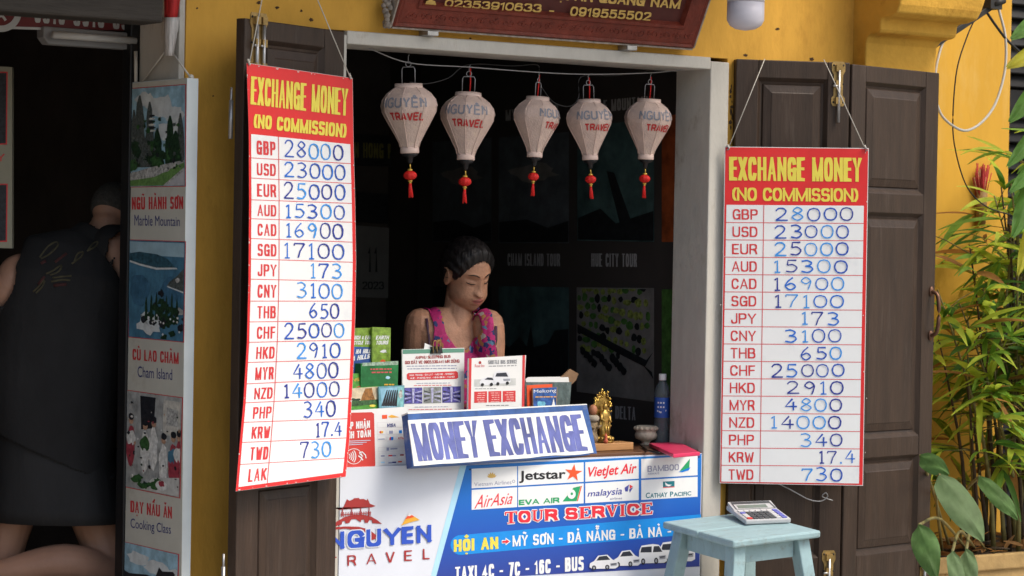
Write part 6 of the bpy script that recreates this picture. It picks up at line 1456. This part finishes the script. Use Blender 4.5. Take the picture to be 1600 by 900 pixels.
limb(b, [G(50, 428, .0), G(26, 424, -.02), G(6, 455, -.05), G(-25, 520, .02)], [.066, .056, .046, .036], skinm); hand(b, G(-25, 520, .02), ZZ*-1+FH*.3, -FH, .11, skinm)
limb(b, [G(30, 770, .0), G(5, 880, .0), G(0, 1000, .02)], [.085, .060, .05], skinm); limb(b, [G(0, 1000, .02), A([*G(0, 1000, .05)[:2], .13])], [.052, .036], skinm)
b.ball(A([*G(-5, 1000, -.0)[:2], .125])+FH*.05, (.045, .12, .035), skinm, 14, ax=(RH, FH, ZZ))
limb(b, [G(140, 770, .0), G(160, 835, .02), G(176, 893, -.02)], [.095, .085, .062], skinm)              # raised thigh down to the knee
limb(b, [G(178, 897, -.03), G(100, 880, -.10), G(10, 895, -.12), G(-60, 905, -.10)], [.060, .066, .050, .034], skinm)  # lower leg lying to the left
limb(b, [G(-60, 905, -.10), G(-85, 925, -.10), G(-95, 960, -.1)], [.036, .034, .022], skinm)
co2, no2, fs2 = to_mesh_remeshed(b, .006, 4)
body_object('body', mn, co2, fs2, [0]*len(fs2), [skinm])
tee = mat('black_cotton', (.016, .016, .017), .85, .3, 5, 1.0, 11, stretch=(1, 1, .6)); shm = mat('black_shorts', (.021, .021, .022), .8, .25, 6, 1.0, 9, stretch=(1.3, 1.3, .4))
wl = G(84, 690)
def keep_tee(P):
    a = (P-wl)@tl; v = (P-G(112, 430)); s_ = np.abs((P-G(104, 490))@side)
    sh_ = (P-G(128, 385))@tl
    return (a < .03) & (sh_ > -.035) & (s_ < .172) & ((P-HM.c) @ (P-HM.c).T.diagonal().mean() if False else True)
def keep_tee2(P):
    a = (P-wl)@tl; s_ = np.abs((P-G(100, 490))@side); sh_ = (P-G(128, 380))@tl
    nk = np.linalg.norm(P-G(162, 360, .06), axis=1) > .07
    hd = np.linalg.norm(P-HM.c, axis=1) > .118
    ss = (P-G(100, 490))@side
    def cap(p, q): q_ = q-p; t_ = np.clip(((P-p)@q_)/(q_@q_), 0, 1); return np.linalg.norm(P-p-t_[:, None]*q_, axis=1)
    arm = ((cap(G(180, 392, .0), G(204, 500, .04)) < .064) & (ss > .125)) | ((cap(G(44, 428, .0), G(10, 450, -.04)) < .066) & (ss < -.115))
    h0, h1 = G(0, 668), G(165, 748); hd_ = (h1-h0)/np.linalg.norm(h1-h0); hn = np.cross(hd_, FH); hn = hn*np.sign(hn[2]); a = (h0-P)@hn
    return ~arm & (a < .0) & (sh_ > -.06) & (s_ < np.where(sh_ < .16, .150+.25*np.clip(sh_-.06, 0, .2), .25)) & nk & hd
cloth_from('sleeveless_top', mn, co2, no2, fs2, keep_tee2, .022, tee, .005)
# loose shorts: two flared legs joined at the waist
b = MB(); ex = lambda px, py, w_, d_, o=0.0: (G(px, py, o), w_, d_, RH, FH)
loft(b, [ex(84, 655, .176, .135), ex(84, 690, .186, .142), ex(88, 740, .203, .155), ex(92, 790, .222, .172), ex(95, 813, .23, .18)], shm, 48)
rows = []
for py, w_, d_ in ((812, .232, .182), (822, .236, .185)):
    rows.append([G(95, py+6*math.sin(a*2+.6)-8*math.cos(a))+RH*w_*math.cos(a)*(1+.03*math.sin(7*a))+FH*d_*math.sin(a)*(1+.03*math.cos(7*a)) for a in [2*math.pi*j/48 for j in range(48)]])
b.build('shorts', mn)
HMh = MB(); rows = []
for row in sphere_dirs(30, 48):
    rr = head_r(A(row), False); rows.append([HM(d*(r+(.006 if (d[1] < .30 and d[2] > -.30) or d[2] > .7 else -.012))) for d, r in zip(row, rr)])
HMh.grid(rows, mat('cropped_grey_hair', (.05, .047, .042), .85, .3, 90, .5, 200), True, True, True); HMh.build('hair', mn)
prm = mat('shirt_print', (.07, .062, .035), .8, .4, 40); prr = mat('shirt_print_red', (.06, .02, .02), .8)
BKp = Plane(G(112, 430, -.155), -fr2 if (-fr2)@FH < 0 else fr2)
b = MB()
def onback(px, py, h):
    d = ray(px, py); dirn = d/np.linalg.norm(d); rel = co2-CAM; t_ = rel@dirn; dist = np.linalg.norm(rel-np.outer(t_, dirn), axis=1); ok = dist < .012
    if not ok.any(): return BKp(px, py, h)
    i = np.where(ok)[0][t_[ok].argmin()]; return CAM+dirn*(t_[i]-.021-h)
for k, pts in enumerate([[(62, 402), (75, 385), (88, 378), (90, 384), (76, 398), (64, 404)], [(72, 428), (84, 422), (96, 414), (92, 424), (78, 430)], [(82, 434), (98, 432), (112, 431)], [(80, 440), (98, 437), (110, 438)], [(112, 412), (126, 402), (130, 394), (122, 396), (116, 408)], [(136, 392), (148, 386), (154, 378), (146, 380), (138, 390)], [(52, 456), (62, 446), (70, 436), (66, 448), (56, 458)]]):
    b.tube([onback(x, y, .002) for x, y in smooth_path(pts, 3)], .0035, prm, 5)
for k, pts in enumerate([[(64, 412), (72, 408)], [(70, 432), (60, 444)], [(84, 446), (104, 444)], [(86, 410), (104, 396)]]): b.tube([onback(x, y, .001) for x, y in pts], .006, prr, 5)
b.build('shirt_print', mn)
bx0 = G(60, 925)
b = MB(); b.box(frame((bx0[0], bx0[1], 0), RH, FH, ZZ), (-.45, .38), (-.26, .30), (.40, .44), tablewood)
for a, c in ((-.42, -.22), (.35, -.22), (-.42, .26), (.35, .26)): b.box(frame((bx0[0], bx0[1], 0), RH, FH, ZZ), (a-.03, a+.03), (c-.03, c+.03), (.09, .399), tablewood)
tag(b.build('wooden_bench', bevel=.004), 'dark wooden bench under the kneeling person at the left edge', 'bench')
t = thing('cardboard_box', 'brown cardboard box in the dark behind the kneeling person', 'box', dep(178, 700, 9.6)); b = MB()
b.box(frame(dep(178, 690, 9.6), RH, FH, ZZ), (-.06, .16), (0, .2), (-.02, .12), mat('cardboard', (.36, .19, .10), .7, .1, 9)); b.build('box_body', t)
b = MB(); b.box(frame(dep(178, 690, 9.6), RH, FH, ZZ), (-.2, .4), (-.1, .3), (-.09, -.022), black); tag(b.build('dark_shelf'), 'black shelf edge carrying the cardboard box in the doorway', 'shelf')

# ------------------------------------------------------------------ plants at the right
def leafm(name, col, var=.35):
    m = mat(name, col, .6, var, 14, .1, 60, spec=.25); n = m.node_tree; p = n.nodes['Principled BSDF']; tr = n.nodes.new('ShaderNodeBsdfTranslucent'); mx = n.nodes.new('ShaderNodeMixShader'); mx.inputs[0].default_value = .38
    tr.inputs[0].default_value = tuple(min(1, c*1.9) for c in col)+(1,); n.links.new(p.outputs[0], mx.inputs[1]); n.links.new(tr.outputs[0], mx.inputs[2]); n.links.new(mx.outputs[0], n.nodes['Material Output'].inputs[0]); return m
lg1, lg2, lg3, lg4 = leafm('bamboo_leaf_bright', (.34, .42, .05)), leafm('bamboo_leaf_mid', (.15, .28, .04)), leafm('bamboo_leaf_dark', (.06, .14, .03)), leafm('dry_leaf', (.30, .15, .05))
stalk = mat('bamboo_stalk', (.16, .14, .05), .6, .4, 20); bark = mat('dark_stem', (.06, .04, .025), .8, .4, 20)
def blade(b, p, d, L, W_, m, droop=.35, up=A([0, 0, 1.0]), roll=0.0, seg=6):
    d = A(d, float); d /= np.linalg.norm(d); s = np.cross(d, up); s /= np.linalg.norm(s)+1e-9; nrm = np.cross(s, d); s = s*math.cos(roll)+nrm*math.sin(roll)
    pos = A(p, float); rows = []
    for i in range(seg+1):
        f = i/seg; w_ = W_*(math.sin(math.pi*min(1, f*.92+.06))**.7)*(1-.5*f)*1.15+.0008; n2 = np.cross(s, d)
        rows.append([pos-s*w_+n2*w_*.3, pos, pos+s*w_+n2*w_*.3]); d = d-up*droop/seg; d /= np.linalg.norm(d); pos = pos+d*L/seg
    b.grid(rows, m, True)
pl = thing('planter', 'yellowish cement planter trough holding the bamboo', 'planter', NW(1560, 900)); PYT = .30
z_t = hit(1545, 868, (0, .12, 0), (0, -1, 0))[2]; pxl = hit(1478, 868, (0, .12, 0), (0, -1, 0))[0]
b = MB(); pm = mat('cement_planter', (.36, .24, .10), .85, .25, 9, .4, 30)
for x in ((pxl, 4.6),): b.box(ID, x, (.12, .17), (.05, z_t), pm); b.box(ID, x, (.65, .70), (.05, z_t), pm); b.box(ID, (x[0]-.05, x[0]-.001), (.12, .70), (.05, z_t), pm); b.box(ID, (x[0]-.06, 4.6), (.105, .119), (z_t-.06, z_t+.006), pm)
b.build('trough', pl, bevel=.008)
b = MB(); b.box(ID, (pxl, 4.6), (.171, .649), (.06, z_t-.01), mat('soil', (.07, .045, .03), .95, .4, 20, .6, 40)); b.build('soil', pl)
b = MB(); q6 = random.Random(21)
for k in range(220): blade(b, (q6.uniform(pxl, pxl+1.3), q6.uniform(.17, .6), z_t-.005+q6.uniform(0, .03)), (q6.uniform(-1, 1), q6.uniform(-1, 1), q6.uniform(-.1, .3)), q6.uniform(.06, .16), .009, lg4 if q6.random() < .8 else bark, .2, roll=q6.uniform(0, 3), seg=4)
tag(b.build('leaf_litter'), kind='stuff')
def bamboo(px, y, spread, n, label, seed, hts, lean):
    q = random.Random(seed); o = hit(px, 858, (0, y, 0), (0, -1, 0)); o[2] = z_t-.012
    t = thing('bamboo_plant', label, 'bamboo', o, 'bamboo plants in the planter'); bs = MB(); bl_ = MB()
    for k in range(n):
        base = o+A([q.uniform(-spread, spread), q.uniform(-.08, .08), 0]); H = q.uniform(*hts); ln = A([q.uniform(-.12, .12)+lean, q.uniform(-.15, .05), 0])
        pts = [base+ln*H*(f**1.6)+A([.01*math.sin(f*9+k), .01*math.cos(f*7+k), H*f]) for f in [i/7 for i in range(8)]]
        bs.tube(pts, [.011-.008*i/7 for i in range(8)], stalk if q.random() < .6 else bark, 7)
        for j in range(int(9*H)):
            f = .25+.75*(q.random()**.8); i = min(6, int(f*7)); p = pts[i]+(pts[i+1]-pts[i])*(f*7-i)
            az = q.uniform(0, 6.283); bd = A([math.cos(az), math.sin(az)*.8-.15, q.uniform(-.1, .7)]); bd /= np.linalg.norm(bd); bL = q.uniform(.06, .26); tip = p+bd*bL
            bs.tube([p, p+bd*bL*.5+A([0, 0, .01]), tip], [.003, .0022, .0014], stalk, 5)
            for c in range(q.randint(2, 5)):
                a2 = q.uniform(-1.1, 1.1); d = bd+np.cross(bd, ZZ)*a2*.9+ZZ*q.uniform(-.5, .35)
                m = q.choices([lg1, lg2, lg3, lg4], [.48, .32, .13, .07])[0]
                blade(bl_, tip, d, q.uniform(.16, .34), q.uniform(.010, .020), m, q.uniform(.2, .9), roll=q.uniform(-.7, .7))
    bs.build('stalks', t); bl_.build('foliage', t)
bamboo(1570, .33, .14, 10, 'dense clump of thin-leaved bamboo at the right edge in front of the yellow wall', 3, (.9, 1.45), -.12)
bamboo(1640, .40, .2, 9, 'taller bamboo clump partly cut off by the right picture edge', 8, (1.0, 1.7), -.16)
bamboo(1548, .27, .10, 7, 'short bamboo clump leaning left towards the brown shutter', 15, (.7, 1.15), -.24)
def heart_leaf(b, base, d, nrm, L, W_, m, seg=9):
    d = A(d, float); d /= np.linalg.norm(d); n = A(nrm, float); n = n-d*(n@d); n /= np.linalg.norm(n); s = np.cross(d, n); rows = []
    for i in range(seg+1):
        f = i/seg; w_ = W_*(math.sin(math.pi*(f**.75)*.97+.03)**.75); c = A(base)+d*L*f+n*(.06*L*math.sin(math.pi*f)); rows.append([c+s*w_*u-n*(.22*w_*(abs(u)**1.5))+n*.006*math.sin(9*f+5*u) for u in (-1, -.75, -.4, -.08, 0, .08, .4, .75, 1)])
    b.grid(rows, m, True)
t = thing('taro_plant', 'broad heart-leaved taro growing low beside the shutter edge', 'plant', NW(1490, 880)); bl_ = MB(); bs = MB(); tl1 = leafm('taro_leaf', (.085, .165, .05), .5); tl2 = leafm('taro_leaf_pale', (.13, .20, .09), .3)
for k, (bx, by, tx, ty, wpx, o, m) in enumerate([(1468, 742, 1536, 846, 28, 9.7, tl2), (1438, 712, 1482, 742, 16, 9.85, tl1), (1530, 745, 1590, 812, 17, 9.95, tl1), (1436, 820, 1462, 905, 20, 9.5, tl1), (1488, 862, 1500, 930, 14, 9.35, tl2), (1510, 858, 1520, 930, 13, 9.4, tl2)]):
    p0, p1 = dep(bx, by, o+.05), dep(tx, ty, o-.08); L = np.linalg.norm(p1-p0); heart_leaf(bl_, p0, p1-p0, -FH+ZZ*.5+RH*.3*(-1)**k, L, wpx/410, m)
    g0 = A([hit(1500, 870, (0, .3, 0), (0, -1, 0))[0]+.05*k-.1, .3, z_t-.01]); bs.tube(smooth_path([p0, (p0+g0)/2+A([-.03, 0, .08]), g0], 5), .006, stalk, 6)
bl_.build('leaves', t); bs.build('stems', t)
t = thing('broadleaf_plant', 'broad yellow-green leaves hanging down at the upper right edge', 'plant', NW(1640, 860)); bl_ = MB(); bs = MB(); yl1 = leafm('yellowing_leaf', (.30, .30, .03), .5); yl2 = leafm('broad_leaf', (.08, .19, .04), .4)
top_ = dep(1680, 200, 10.4); gnd = A([top_[0], top_[1], .06]); bs.tube(smooth_path([gnd, (gnd+top_)/2+A([.05, 0, 0]), top_+A([0, 0, .5])], 5), .02, bark, 8)
for k, (bx, by, tx, ty, w_, m) in enumerate([(1655, 70, 1573, 105, 18, yl1), (1660, 110, 1577, 190, 20, yl2), (1655, 180, 1574, 260, 17, yl2), (1650, 240, 1578, 300, 16, yl2), (1640, 255, 1582, 370, 22, yl2), (1625, 330, 1590, 430, 14, yl1), (1660, 20, 1580, 60, 20, yl2)]):
    p0, p1 = dep(bx, by, 10.35+.03*k), dep(tx, ty, 10.2); heart_leaf(bl_, p0, p1-p0, -FH+ZZ*.4, np.linalg.norm(p1-p0), w_/400, m); bs.tube([top_+A([0, 0, .3-.1*k]), p0], .006, stalk, 6)
bl_.build('leaves', t); bs.build('stems', t)
# incense bundle in its holder on the wall
ip = NW(1527, 332); ip[1] -= .02
t = thing('incense_bundle', 'bundle of red incense sticks in a small tube on the bright yellow wall', 'incense', ip)
b = MB(); b.tube([ip+A([0, 0, -.06]), ip+A([.004, 0, .09])], [.022, .027], mat('holder_tin', (.28, .16, .05), .6, .3, 30), 14); b.build('holder', t)
b = MB(); rs_ = mat('incense_red', (.40, .03, .03), .7, .3, 40); q7 = random.Random(9)
for k in range(60): a = q7.uniform(0, 6.28); r_ = q7.random()**.5; b.tube([ip+A([.018*r_*math.cos(a), .018*r_*math.sin(a), .05]), ip+A([.004+.055*r_*math.cos(a), .02*r_*math.sin(a), q7.uniform(.15, .215)])], [.0018, .0024], rs_ if q7.random() < .85 else palewood, 5)
b.build('incense_sticks', t)
# stay bar and cables
CB = Plane((0, .10, 0), (0, -1, 0)); blkm = mat('black_iron', (.02, .02, .02), .5)
t = thing('wall_bracket', 'black iron arm carrying cables at the upper right', 'bracket', CB(1520, 30)); b = MB()
pA, pB = CB(1478, 58), CB(1552, 8); d_ = pB-pA; d_ /= np.linalg.norm(d_); b.box(frame(pA, d_, (0, 1, 0), np.cross(d_, (0, 1, 0))), (-.08, np.linalg.norm(pB-pA)), (-.012, .012), (-.011, .011), blkm); b.build('arm', t, bevel=.002)
b = MB(); b.box(frame(pB, (1, 0, 0), (0, 1, 0), (0, 0, 1)), (-.045, .02), (-.03, .03), (-.018, .02), blkm); b.tube([pB+A([-.02, -.02, 0]), pB+A([.03, -.03, .02])], .014, blkm); b.build('cable_clamp', t)
whc = mat('white_cable', (.55, .54, .50), .5)
def cable(name, pts, r, m, label, P=CB): b = MB(); b.tube(smooth_path([P(*p) for p in pts], 8), r, m, 8); tag(b.build(name), label, 'cable')
cable('looped_cable', [(1553, -12), (1562, 20), (1571, 60), (1570, 110), (1556, 160), (1535, 190), (1510, 204), (1488, 196), (1470, 178), (1462, 150), (1462, 110), (1470, 75), (1476, 62)], .0055, whc, 'pale cable hanging in a big loop from the black bracket')
cable('thin_cable', [(1524, 28), (1510, 60), (1495, 110), (1489, 180), (1492, 230), (1510, 290), (1540, 322), (1580, 336)], .0028, blkm, 'thin dark cable drooping across the yellow wall to the bamboo')
cable('black_cable', [(1541, 18), (1556, 40), (1575, 64), (1610, 96), (1660, 140)], .0055, blkm, 'short black cable running off to the right edge from the bracket')
